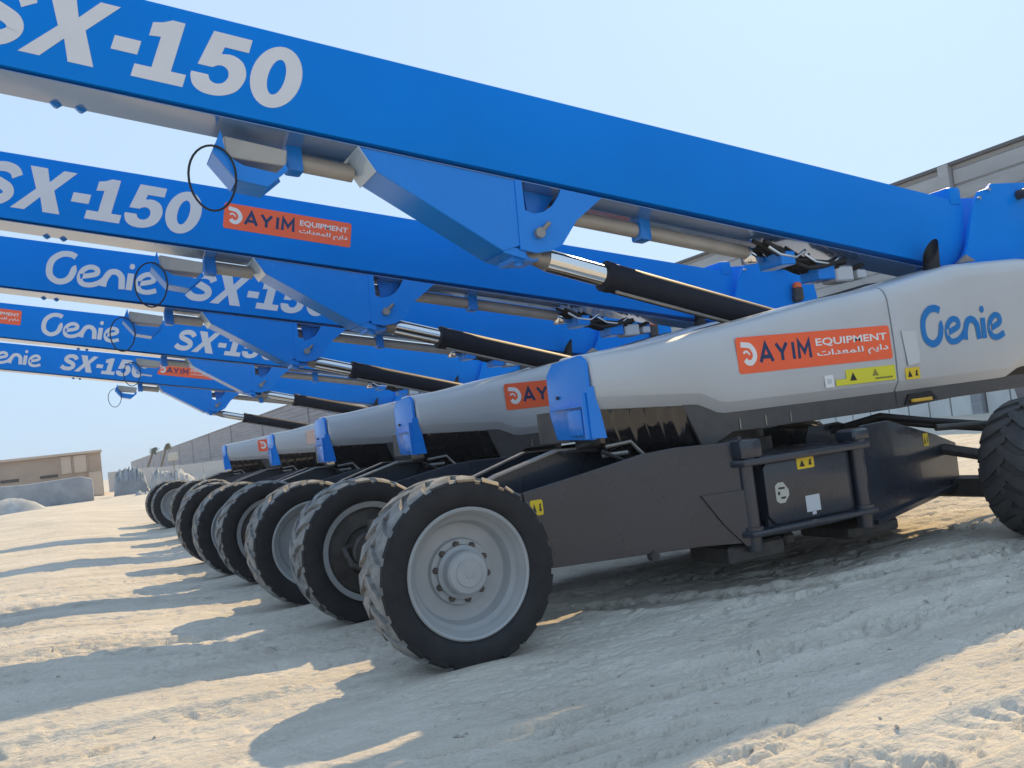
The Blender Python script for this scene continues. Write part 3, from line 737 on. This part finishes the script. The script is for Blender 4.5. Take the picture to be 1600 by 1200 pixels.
    for zz in ((.905, .955), (.405, .445)):
        m = MB(); m.slab([(4.22, 4.98), (5.46, 4.98), (5.50, 5.10), (5.50, 7.2), (4.18, 7.2), (4.18, 5.10)], zz[0], zz[1]); m.bevel(.012, 2).build('hinge_plate', CHAS, cf_, 30)
    for ys in (5.08, 7.22):
        for x in (4.30, 5.40):
            m = MB(); m.tube([(x, ys, .30), (x, ys, 1.06)], .058, 20); m.lathe_y([(0, 0)], (0, 0), 3) if False else None
            m.tube([(x, ys, .955), (x, ys, 1.01)], .085, 20); m.tube([(x, ys, .445), (x, ys, .47)], .08, 20)
            m.build('hinge_post', CHAS, cf_, 35)
    m = MB(); m.box(4.20, 4.40, 4.98, 5.20, .956, 1.095).bevel(.03, 2); m.tube([(4.25, 5.04, 1.09), (4.25, 5.04, 1.12)], .015, 10); m.build('hinge_block', CHAS, cf_, 30)
    m = MB(); m.box(5.31, 5.49, 4.99, 5.20, .956, 1.06).bevel(.045, 3); m.build('hinge_block', CHAS, cf_, 30)
    m = MB(); m.prism([(4.50, .455), (4.44, .52), (4.44, .87), (4.47, .90), (5.26, .90), (5.26, .47), (5.23, .455)], 5.050, 5.075); pan = m.bevel(.006, 2).build('access_panel', CHAS, cf_, 30)
    warn_decal(face_map(4.76, .82, 5.047), .17, .085, pan)
    flat('hexagon_decal', [loops_mesh([[(0, .02), (.03, 0), (.08, .0), (.125, .05), (.125, .09), (.08, .15), (.03, .15), (0, .13)]], face_map(4.525, .60, 5.047), 0)], CREAM, pan)
    flat('decal_symbol', [loops_mesh([[(.03, .10), (.09, .10), (.09, .115), (.03, .115)]], face_map(4.525, .60, 5.047), .001), loops_mesh([[(.045, .03), (.09, .03), (.09, .045), (.045, .045)]], face_map(4.525, .60, 5.047), .001), loops_mesh([[(.02, .06), (.04, .06), (.04, .085), (.02, .085)]], face_map(4.525, .60, 5.047), .001)], BLK, pan)
    flat('blank_tag', [loops_mesh([[(0, 0), (.14, 0), (.14, .12), (0, .12)]], face_map(4.80, .50, 5.047), 0), loops_mesh([[(.05, -.025), (.09, -.025), (.09, -.002), (.05, -.002)]], face_map(4.80, .50, 5.047), 0)], PALE, pan)
    m = MB()
    pass
    for bb_ in ((4.1, 4.62, 5.12, 5.6, .22, .352), (4.70, 4.80, 5.2, 5.4, .26, .352), (5.35, 5.9, 5.2, 5.75, .20, .30), (5.25, 5.7, 6.2, 6.9, .2, .355)):
        m = MB(); m.box(*bb_).bevel(.02, 1).build('skid_block', DARK, cf_, 30)
    # ---- slewing ring and hydraulics between chassis and deck
    m = MB()
    bm2 = m.bm
    seg = 36
    for r, z0, z1 in ((.52, .956, 1.06), (.46, 1.06, 1.16)):
        m.slab([(4.85 + r*math.cos(2*math.pi*k/seg), 6.15 + r*math.sin(2*math.pi*k/seg)) for k in range(seg)], z0, z1)
    m.build('slewing_ring', DARK, P, 30)
    rg = random.Random(5)
    m = MB()
    for k in range(15):
        x = rg.uniform(3.5, 4.6); y = rg.uniform(5.35, 6.0); z = 1.10
        pts = [(x + rg.uniform(-.1, .1)*i, y + rg.uniform(-.05, .05), z - .12 + .09*math.sin(i*1.1 + k) + .02*i) for i in range(6)]
        m.tube(pts, rg.uniform(.012, .024), 8)
    for k in range(9):
        x = rg.uniform(3.55, 4.4); y = rg.uniform(5.35, 5.8); s_ = rg.uniform(.03, .07)
        m.box(x, x + s_*1.6, y, y + s_, .98, .98 + s_*1.4)
    m.build('hydraulic_hose', RUBBER, P, 40)
    m = MB(); m.tube([(3.42, 5.50, 1.16), (3.62, 5.47, 1.175), (3.66, 5.46, 1.12), (3.72, 5.46, 1.06)], .014, 8); m.tube([(3.40, 5.52, 1.10), (3.60, 5.5, 1.10)], .018, 8); m.build('steel_pipe', STEEL, P, 40)
    # ---- deck and side covers
    m = MB(); m.box(3.36, 9.6, 5.90, 6.38, 1.22, 1.46); m.build('turntable_deck', DARK, P)
    def zt(x): return float(np.interp(x, [3.30, 3.45, 3.76, 4.74, 5.72, 6.31, 7.36, 8.28, 9.6], [1.835, 1.845, 1.868, 1.995, 2.145, 2.215, 2.395, 2.43, 2.36]))
    def zc(x): return float(np.interp(x, [3.30, 3.36, 4.18, 4.26, 4.42, 4.50, 6.37, 7.74, 7.82, 8.02, 8.10, 9.6], [1.455, 1.430, 1.382, 1.374, 1.300, 1.287, 1.287, 1.295, 1.300, 1.372, 1.385, 1.39]))
    def cover(name, xs, mir, parent):
        f = (lambda y: 12.30 - y) if mir else (lambda y: y)
        m = MB(); rows = []
        for x, inset in xs:
            a, b = zc(x), zt(x)
            sec = [(.42, a + .03), (.07, a), (.058, a + .004), (.003, a + .085), (0, a + .092), (-.012, a + (b-a)*.35), (-.012, a + (b-a)*.55), (-.004, b - .15), (.006, b - .10), (.024, b - .058), (.052, b - .028), (.092, b - .008), (.14, b), (.42, b + .012)]
            cz = (a + b) / 2
            rows.append([m.bm.verts.new((x, f(YF + dy + inset*.5), cz + (z - cz) * (1 - inset))) for dy, z in sec])
        for A, B in zip(rows[:-1], rows[1:]):
            for i in range(len(A) - 1): m.bm.faces.new((A[i], A[i+1], B[i+1], B[i]))
        m.bm.faces.new(rows[0]); m.bm.faces.new(rows[-1][::-1])
        return m.build(name, GREY, parent, 27)
    xs1 = [(3.325, .05), (3.34, .015), (3.37, 0)] + [(x, 0) for x in (3.5, 3.76, 4.0, 4.18, 4.22, 4.26, 4.30, 4.38, 4.42, 4.46, 4.50, 4.74, 5.1, 5.4, 5.72, 6.0, 6.25, 6.335)] + [(6.345, .01)]
    xs2 = [(6.362, .01), (6.372, 0)] + [(x, 0) for x in (6.6, 6.9, 7.1, 7.36, 7.6, 7.74, 7.78, 7.82, 7.92, 8.02, 8.06, 8.10, 8.28, 8.7, 9.2, 9.5)] + [(9.6, .06)]
    for mir in (False, True):
        f = (lambda y: 12.30 - y) if mir else (lambda y: y)
        c1 = cover('side_cover', xs1 if not mir else [(5.08, .05), (5.1, 0)] + xs1[-7:], mir, P); c2 = cover('engine_cover', xs2, mir, P)
        # dark skirt beneath the covers
        y0, y1 = sorted((f(YF + .055), f(YF + .085)))
        pts = [(4.10, 1.40), (4.24, 1.39), (4.42, 1.32), (4.52, 1.31), (9.6, 1.31), (9.6, 1.20), (7.1, 1.18), (6.38, 1.150), (6.34, 1.150), (4.74, 1.142), (4.55, 1.145), (4.40, 1.08), (4.25, 1.06)]
        if mir: pts = [(5.1, 1.31)] + pts[4:8] + [(6.34, 1.150), (5.1, 1.142)]
        m = MB(); m.prism(pts, y0, y1); sk = m.bevel(.004, 1).build('skirt', SKIRT, P, 30)
        if mir: continue
        # glossy black tank with folded face at the thin end
        m = MB(); N = 26; rows = []
        for k in range(N + 1):
            x = 3.36 + (4.22 - 3.36) * k / N
            wv = .018*math.sin(k*1.55) + .012*math.sin(k*2.9 + 1)
            zl = float(np.interp(x, [3.36, 3.6, 4.22], [1.13, 1.09, 1.05]))
            rows.append([m.bm.verts.new((x, f(YF + .42), 1.44)), m.bm.verts.new((x, f(YF + .07 + wv*.2), 1.45)), m.bm.verts.new((x, f(YF + .075 + wv), 1.32)), m.bm.verts.new((x + .03, f(YF + .11 - wv*.8), zl + .06)), m.bm.verts.new((x + .03, f(YF + .18), zl)), m.bm.verts.new((x, f(YF + .42), zl))])
        for A, B in zip(rows[:-1], rows[1:]):
            for i in range(6): m.bm.faces.new((A[i], A[(i+1) % 6], B[(i+1) % 6], B[i]))
        m.bm.faces.new(rows[0]); m.bm.faces.new(rows[-1][::-1]); m.build('fuel_tank', GLOSSB, P, 40)
        # blue end plate with ledge and pocket
        yz = [(f(5.43), 1.22), (f(5.43), 1.78), (f(5.50), 1.832), (f(5.90), 1.815), (f(6.01), 1.735), (f(6.02), 1.43), (f(5.95), 1.24)]
        m = MB(); m.prism_yz(yz, 3.285, 3.315); ep = m.bevel(.006, 2).build('end_plate', BLUED, P, 30)
        ya, yb = sorted((f(5.45), f(5.93)))
        m = MB(); m.box(3.235, 3.283, ya, yb, 1.462, 1.476).bevel(.003, 1); m.box(3.225, 3.283, min(f(5.42), f(5.435)), max(f(5.42), f(5.435)), 1.235, 1.56)
        m.prism([(3.262, 1.235), (3.385, 1.225), (3.355, 1.43), (3.330, 1.52), (3.325, 1.60), (3.262, 1.60)], *sorted((f(5.405), f(5.417)))); m.build('ledge', BLUED, ep, 30)
        ya, yb = sorted((f(5.50), f(5.70)))
        m = MB(); m.box(3.25, 3.283, ya, yb, 1.26, 1.45).bevel(.01, 2); m.build('pocket_plate', BLUED, ep, 30)
        m = MB(); m.tube([(3.27, f(5.86), 1.555), (3.284, f(5.86), 1.555)], .014, 10); m.build('bolt_hole', DARK, ep)
        if not mir:
            flat('seam_strip', [loops_mesh([[(0, 0), (.008, 0), (.008, .1), (0, .1)]], face_map(6.35, 1.19, YF + .052), 0)], BLK, sk)
            # bright handle in a recess
            m = MB(); m.prism([(6.44, 1.17), (6.50, 1.26), (6.78, 1.265), (6.86, 1.19)], YF + .035, YF + .054); m.build('handle_recess', RUBBER, sk, 30)
            m = MB(); m.box(6.50, 6.75, YF + .005, YF + .03, 1.185, 1.215).bevel(.008, 2); m.build('handle', HANDLE, sk, 30)
            for k in range(3):
                m = MB(); m.box(4.62 + .26*k, 4.63 + .26*k, YF + .045, YF + .054, 1.16, 1.24); m.build('seam_clip', STEEL, sk)
            # second-cover decals
            genie_map = face_map(6.70, 1.655, YF - .016, -0.012)
            flat('logotype', genie_text(genie_map, .325, .0006), GEN, c2)
            flat('plastic_sleeve', [loops_mesh([[(0, 0), (.16, .02), (.15, .30), (-.03, .31)]], face_map(6.475, 1.50, YF - .022), 0)], PLASTIC, c2)
            warn_decal(face_map(6.44, 1.385, YF - .008), .18, .10, c2)
            # long yellow notice below the sticker
            flat('notice_decal', [loops_mesh([[(0, 0), (1.04, .0), (1.04, .125), (.34, .125), (.34, .05), (0, .05)]], face_map(5.55+.0, 1.395, YF - .010), 0)] if False else [loops_mesh([[(0, 0), (.70, 0), (.70, .125), (.12, .125), (.12, .05), (0, .05)]], face_map(5.62, 1.400, YF - .011), 0)], YELG, c1)
            flat('notice_symbol', [loops_mesh([[(.16, .03), (.24, .03), (.20, .10)]], face_map(5.62, 1.40, YF - .011), .001)], BLK, c1)
            flat('notice_symbol', [loops_mesh([[(.42, .05), (.50, .05), (.46, .11)]], face_map(5.62, 1.40, YF - .011), .001), loops_mesh([[(.45, .02), (.66, .02), (.66, .035), (.45, .035)]], face_map(5.62, 1.40, YF - .011), .0014)], mat('decal_olive', (.25, .22, .03), .5) if 'decal_olive' not in bpy.data.materials else bpy.data.materials['decal_olive'], c1)
            flat('code_decal', [loops_mesh([[(0, 0), (.10, 0), (.10, .10), (0, .10)]], face_map(5.50, 1.395, YF - .011), 0)], WHITE, c1)
            flat('code_symbol', [loops_mesh([[(.025, .03), (.075, .03), (.075, .07), (.025, .07)]], face_map(5.50, 1.395, YF - .011), .001)], PALE, c1)
    # exhaust stack on the engine cover
    m = MB(); seg = 18; c0 = Vector((7.25, 5.62, 2.30)); rows = []
    for t in range(8):
        z = t/7; rows.append([m.bm.verts.new((7.24 + .03*z + .075*math.cos(2*math.pi*k/seg), 5.62 + .075*math.sin(2*math.pi*k/seg), 2.30 + z*(.245 - .9*.075*math.cos(2*math.pi*k/seg) - .6*.075*math.sin(2*math.pi*k/seg)*0 + .07*math.cos(2*math.pi*k/seg)*2.6))) for k in range(seg)])
    for A, B in zip(rows[:-1], rows[1:]):
        for k in range(seg): m.bm.faces.new((A[k], A[(k+1) % seg], B[(k+1) % seg], B[k]))
    m.build('exhaust_stack', RUBBER, P, 40)
    m = MB(); m.prism([(7.55, 2.41), (7.68, 2.49), (7.80, 2.43)], 5.56, 5.60); m.build('cover_latch', STEEL, P)
    # ---- riser tower holding the boom foot
    tw = [(7.70, 2.38), (7.86, 2.60), (8.00, 2.95), (8.07, 3.05), (8.15, 3.14), (8.27, 3.165), (8.33, 3.215), (9.22, 3.25), (9.38, 2.30), (9.30, 1.6), (7.9, 1.6)]
    m = MB(); m.prism(tw, 5.66, 5.70).bevel(.008, 2); tower = m.build('riser_tower', BLUE, P, 30)
    m = MB(); m.prism(tw, 6.20, 6.24).bevel(.008, 2); m.build('tower_plate', BLUE, tower, 30)
    m = MB(); m.box(8.9, 9.3, 5.70, 6.20, 2.4, 3.0); m.build('tower_web', BLUE, tower)
    m = MB(); m.tube([(8.72, 5.655, 3.10), (8.72, 5.56, 3.10)], .05, 16); m.build('pivot_pin', DARK, tower, 30)
    for (x, z) in ((8.10, 3.06), (8.26, 3.15)):
        m = MB(); m.tube([(x, 5.655, z), (x, 5.63, z)], .018, 10); m.build('bolt', CHROME, tower, 30)
    m = MB(); m.tube([(8.92, 5.60, 2.62), (8.92, 5.60, 2.78)], .07, 14); m.box(8.86, 8.98, 5.60, 5.655, 2.60, 2.68); m.build('light_bracket', DARK, tower, 30)
    m = MB(); m.tube([(8.92, 5.60, 2.785), (8.92, 5.60, 2.84), (8.92, 5.60, 2.86)], [.06, .055, .03], 16); m.build('amber_light', AMBER, tower, 40)
    # ---- boom
    m = MB()
    m.prism([(-4.6, zbot(-4.6)), (7.66, zbot(7.66) + .05), (7.95, 2.55), (8.0, 2.95), (7.98, 3.12), (7.83, ztop(7.83)), (-4.6, ztop(-4.6))], YB, YB2)
    boom = m.bevel(.012, 2).build('boom', BLUE, P, 30, origin=(7.8, 5.95, 2.75))
    m = MB(); m.prism([(-4.5, zbot(-4.5) - .001), (-4.5, zbot(-4.5) - .007), (7.5, zbot(7.5) - .007), (7.5, zbot(7.5) - .001)], YB + .014, YB2 - .014); m.build('belly_plate', BELLY, boom)
    m = MB(); m.box(7.80, 7.97, YB - .02, YB2 + .02, 3.02, 3.20).bevel(.04, 2); m.build('boom_foot', BLUE, boom, 30)
    # inner boom section and jib foot past the end (out of the picture)
    m = MB(); m.prism([(-5.6, zbot(-5.6) + .09), (-4.55, zbot(-4.55) + .08), (-4.55, ztop(-4.55) - .08), (-5.6, ztop(-5.6) - .09)], YB + .05, YB2 - .05).bevel(.01, 1); m.build('inner_boom', LET, boom, 30)
    # gusset under the boom
    gp0 = [(1.926, zbot(1.926) - .004), (2.034, 3.235), (2.99, 2.72), (3.04, 2.66), (3.09, 2.64), (3.135, 2.66)]
    left = [(1.926, zbot(1.926) - .004), (2.034, 3.235), (2.99, 2.72), (3.10, zbot(3.10) - .004)]
    left = [(1.926, zbot(1.926) - .002), (2.034, 3.235), (2.93, 2.66), (3.08, 2.70), (3.115, zbot(3.115) - .002)]
    m = MB(); m.prism(left, YB + .022, YB2 - .02).bevel(.006, 1); gus = m.build('gusset_box', BLUED, boom, 30)
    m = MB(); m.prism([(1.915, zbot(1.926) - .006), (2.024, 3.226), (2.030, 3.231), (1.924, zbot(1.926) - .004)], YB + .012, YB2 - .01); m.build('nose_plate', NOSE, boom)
    # plate with D-shaped hole: strip mesh around the hole, both sides
    def cheek(y0, y1):
        m = MB()
        A = [(3.10, zbot(3.10) - .002), (3.145, 3.16), (3.145, 2.955), (3.08, 2.70), (3.00, 2.665)]
        hole = [(3.145, zbot(3.145) - .002), (3.145, 2.965), (3.22, 2.935), (3.30, 2.95), (3.38, 2.995), (3.44, 3.065), (3.475, zbot(3.475) - .002)]
        outer = [(3.09, zbot(3.09) - .002), (3.06, 2.70), (3.20, 2.655), (3.30, 2.655), (3.41, 2.68), (3.50, 2.80), (3.83, zbot(3.83) - .002)]
        outer_mid = [(3.09, zbot(3.09) - .002), (3.07, 2.67), (3.20, 2.64), (3.33, 2.655), (3.43, 2.70), (3.58, 2.885), (3.83, zbot(3.83) - .002)]
        for y in (y0, y1):
            pass
        n = len(hole)
        vo = [[m.bm.verts.new((x, y, z)) for x, z in outer_mid] for y in (y0, y1)]
        vh = [[m.bm.verts.new((x, y, z)) for x, z in hole] for y in (y0, y1)]
        for k in range(2):
            for i in range(n - 1): m.bm.faces.new((vo[k][i], vo[k][i+1], vh[k][i+1], vh[k][i]))
        for i in range(n - 1):
            m.bm.faces.new((vo[0][i], vo[1][i], vo[1][i+1], vo[0][i+1])); m.bm.faces.new((vh[0][i], vh[0][i+1], vh[1][i+1], vh[1][i]))
        m.bm.faces.new((vo[0][0], vh[0][0], vh[1][0], vo[1][0])); m.bm.faces.new((vo[0][-1], vo[1][-1], vh[1][-1], vh[0][-1]))
        return m.build('cylinder_bracket', BLUED, boom, 30)
    cheek(YB + .012, YB + .035); cheek(YB2 - .035, YB2 - .012)
    m = MB(); m.prism([(3.26, 2.94), (3.40, 3.0), (3.50, zbot(3.50) - .01), (3.24, zbot(3.24) - .01)], 5.93, 5.95); m.build('hole_shade_plate', BLUED, boom)  # plate added to put dark shade behind the hole
    # strip that closes the bracket to the boom above the hole
    m = MB(); m.prism([(2.93, 2.655), (3.02, 2.63), (3.12, 2.60), (3.12, 2.66), (2.99, 2.70)], YB + .03, YB2 - .03); m.tube([(3.10, 5.88, 2.60), (3.10, 5.88, 2.565)], .035, 14)
    m.box(3.03, 3.24, 5.82, 6.08, 2.595, 2.66); m.build('lower_bracket', BLUED, boom, 30)
    m = MB(); m.tube([(3.235, YB + .012, 2.785), (3.235, YB - .03, 2.785)], .040, 14); m.tube([(3.255, YB - .005, 2.80), (3.32, YB - .02, 2.86)], .018, 8); m.build('pin', STEEL, boom, 30)
    # cable track tube with straps beneath the boom
    def ztube(x): return zbot(x) - .092
    for xa, xb in ((1.50, 1.96), (3.05, 5.5)):
        m = MB(); m.tube([(xa, 6.08, ztube(xa)), (xb, 6.08, ztube(xb))], .062, 20); m.build('cable_tube', TUBE, boom, 40)
    for x in (1.54, 4.38):
        m = MB(); m.prism([(x - .055, zbot(x - .055) + .01), (x + .055, zbot(x + .055) + .01), (x + .055, ztube(x) - .095), (x - .055, ztube(x) - .08)], 6.00, 6.15).bevel(.02, 2); m.build('tube_strap', BLUED, boom, 30)
    # roller box
    m = MB(); m.prism([(1.05, 3.47), (1.45, 3.385), (1.43, 3.275), (1.05, 3.33)], 5.835, 6.065).bevel(.006, 1); m.build('roller_cover', TUBE, boom, 30)
    pl = [(1.03, 3.50), (.965, 3.358), (1.098, 3.176), (1.294, 3.130), (1.44, 3.245), (1.425, 3.285), (1.36, 3.222), (1.152, 3.268), (1.107, 3.297), (1.06, 3.33), (1.046, 3.36)]
    for ya in (5.815, 6.072):
        m = MB(); m.prism(pl, ya, ya + .013); m.build('roller_bracket', BLUED, boom, 30)
    m = MB(); m.prism([(.967, 3.352), (1.098, 3.172), (1.112, 3.182), (.983, 3.362)], 5.829, 6.071); m.build('bracket_strut', BLUED, boom, 30)
    m = MB(); m.prism([(1.11, 3.172), (1.294, 3.128), (1.297, 3.141), (1.113, 3.186)], 5.829, 6.071); m.build('bracket_floor', BLUED, boom, 30)
    c = Vector((.945, 5.775, 3.17)); pts = [(c.x + .145*math.cos(a)*(1 + .06*math.sin(a)), c.y + .03*math.sin(a), c.z + .22*math.sin(a) + .02*math.cos(a)) for a in [2*math.pi*k/30 for k in range(30)]]
    m = MB(); m.tube(pts, .0075, 8, closed=True); m.build('cable_loop', RUBBER, boom, 60)
    # small ragged hooks under the boom near its outer part
    for x in (0.08, .22):
        m = MB(); m.prism([(x - .02, zbot(x) + .0), (x + .06, zbot(x) - .01), (x + .02, zbot(x) - .035), (x + .005, zbot(x) - .03)], 6.10, 6.14); m.build('hook', BLUED, boom)
    # tangle of hoses and valves under the boom foot
    rg = random.Random(11)
    m = MB()
    for k in range(14):
        x0_ = 5.35 + rg.uniform(0, .4); y_ = rg.uniform(5.82, 6.08)
        pts = []
        for i in range(7):
            x = x0_ + i*.16; pts.append((x, y_ + rg.uniform(-.03, .03), zbot(x) - .06 - .15*math.sin(math.pi*i/6)*rg.uniform(.5, 1.1)))
        m.tube(pts, rg.uniform(.012, .022), 8)
    m.build('hose_bundle', RUBBER, boom, 60)
    m = MB()
    for k in range(4):
        x0_ = 5.45 + rg.uniform(0, .5); y_ = rg.uniform(5.80, 5.9)
        m.tube([(x0_, y_, zbot(x0_) - .10), (x0_ + .12, y_, zbot(x0_) - .17), (x0_ + .3, y_, zbot(x0_) - .20), (x0_ + .42, y_, zbot(x0_ + .42) - .06)], .014, 8)
    m.box(5.46, 5.60, 6.0, 6.14, 2.57, 2.70).bevel(.01, 1); m.build('hydraulic_pipe', CHROME, boom, 60)
    m = MB()
    m.box(6.05, 6.25, 5.82, 6.06, 2.36, 2.50).bevel(.01, 1); m.build('valve_block', BLUED, boom, 30)
    m = MB(); m.box(5.62, 5.78, 5.8, 6.1, 2.50, 2.62).bevel(.01, 1); m.build('valve_block', BLUED, boom, 30)
    m = MB(); m.box(6.28, 6.50, 5.84, 6.04, 2.34, 2.48).bevel(.015, 1); m.build('junction_box', PALE, boom, 30)
    m = MB(); m.box(6.55, 6.66, 5.84, 6.04, 2.36, 2.44).bevel(.01, 1); m.build('junction_box', PALE, boom, 30)
    # ---- lift cylinder
    d = Vector((5.10 - 3.36, 0, 2.165 - 2.645)); d.normalize(); p0 = Vector((3.26, 5.95, 2.655))
    m = MB(); m.tube([p0 + d*.66, p0 + d*3.2], .118, 28); m.tube([p0 + d*.64, p0 + d*.70], .124, 28); cyl = m.build('lift_cylinder', BARREL, P, 40)
    m = MB(); m.tube([p0 + d*.12, p0 + d*.65], .088, 28); m.build('cylinder_rod', CHROME, cyl, 40)
    m = MB(); m.tube([p0 - Vector((.05, .13, -.02)), p0 + Vector((-.05, .13, .02))], .07, 16); m.tube([p0 - d*.02, p0 + d*.14], [.06, .086], 18); m.build('rod_eye', STEEL, cyl, 40)
    m = MB(); m.tube([p0 + d*.7 + Vector((0, -.06, -.125)), p0 + d*1.5 + Vector((0, -.06, -.125)), p0 + d*3 + Vector((0, -.06, -.125))], .014, 8); m.build('cylinder_pipe', STEEL, cyl, 40)
    return root, boom
LIFT, BOOM = build_lift()
GROUP = 'blue boom lifts parked side by side on the sand'
def kids(o): return list(o.children)
def copy_tree(o, parent=None):
    c = o.copy(); COL.objects.link(c); c.parent = parent
    for ch in kids(o): copy_tree(ch, c)
    return c
lifts = [LIFT]
for i in range(1, 5):
    lifts.append(copy_tree(LIFT))
PH = [0.0, -0.004, -0.004, 0.006, 0.010]
for i, L in enumerate(lifts):
    L.location = (4.9 + OFFS[i][0], 6.15 + OFFS[i][1], 0)
    bo = [c for c in L.children if c.name.startswith('boom') and c.type == 'MESH' and c.name.split('.')[0] == 'boom'][0]
    bo.rotation_euler = (0, PH[i], 0)
    cap, xr = ((.42, 1.573), (.415, 1.465), (.405, 3.627), (.41, 3.623), (.395, 1.68))[i]
    # everything here is laid out in the frame of the nearest lift, then hung on this boom
    def onboom(objs):
        for o in objs:
            o.parent = bo
            o.location = -Vector((7.8, 5.95, 2.75))
    def base(x, k): return face_map(x, zbot(x) + k, YB - .003, TH - .0)
    x0 = xr - 4.24*.897*cap*math.cos(TH) - .04
    objs = [flat('model_lettering', sx_text(base(x0, .125), cap), LET, None)]
    xg = (None, None, .13, -.49, -1.82)[i]
    if i in (0, 1): xg = x0 - 1.05*cap - .33 - 3.4*.375
    objs.append(flat('brand_lettering', genie_text(base(xg, .14), .375), LET, None))
    sx = {1: 1.655, 3: -2.06, 4: 1.93, 0: -4.4, 2: -2.4}[i]
    tmp = empty('tmp', (0, 0, 0)); sticker(base(sx, .25), 1.29, .26, tmp, 'hire_sticker')
    ch = list(tmp.children)
    for o in ch: o.parent = None
    bpy.data.objects.remove(tmp); objs += ch
    onboom(objs)
    # cover sticker
    c1 = [c for c in L.children if c.name.split('.')[0] == 'side_cover'][0]
    tmp = empty('tmp', (0, 0, 0))
    if i == 3:
        flat('faded_sticker', [loops_mesh([[(0, 0), (.45, 0), (.45, .26), (0, .26)]], face_map(3.92, 1.56, YF - .015), 0)], FADED, tmp)
    else:
        sticker(face_map((4.63, 4.335, 4.27, 0, 4.07)[i], 1.575, YF - .0145, -.003), 1.68, .285, tmp)
    ch = list(tmp.children)
    for o in ch: o.parent = c1
    bpy.data.objects.remove(tmp)
    tag(L, ['nearest blue and grey boom lift with its whole front wheel and grey cover in view',
            'second lift from the camera, orange sticker right of the white number on its boom',
            'middle lift of the row, largest brand word and number readable together on its boom',
            'fourth lift of the row, standing past a gap behind the middle lift',
            'farthest lift at the left end, its orange boom sticker half hidden'][i], 'boom lift', GROUP)
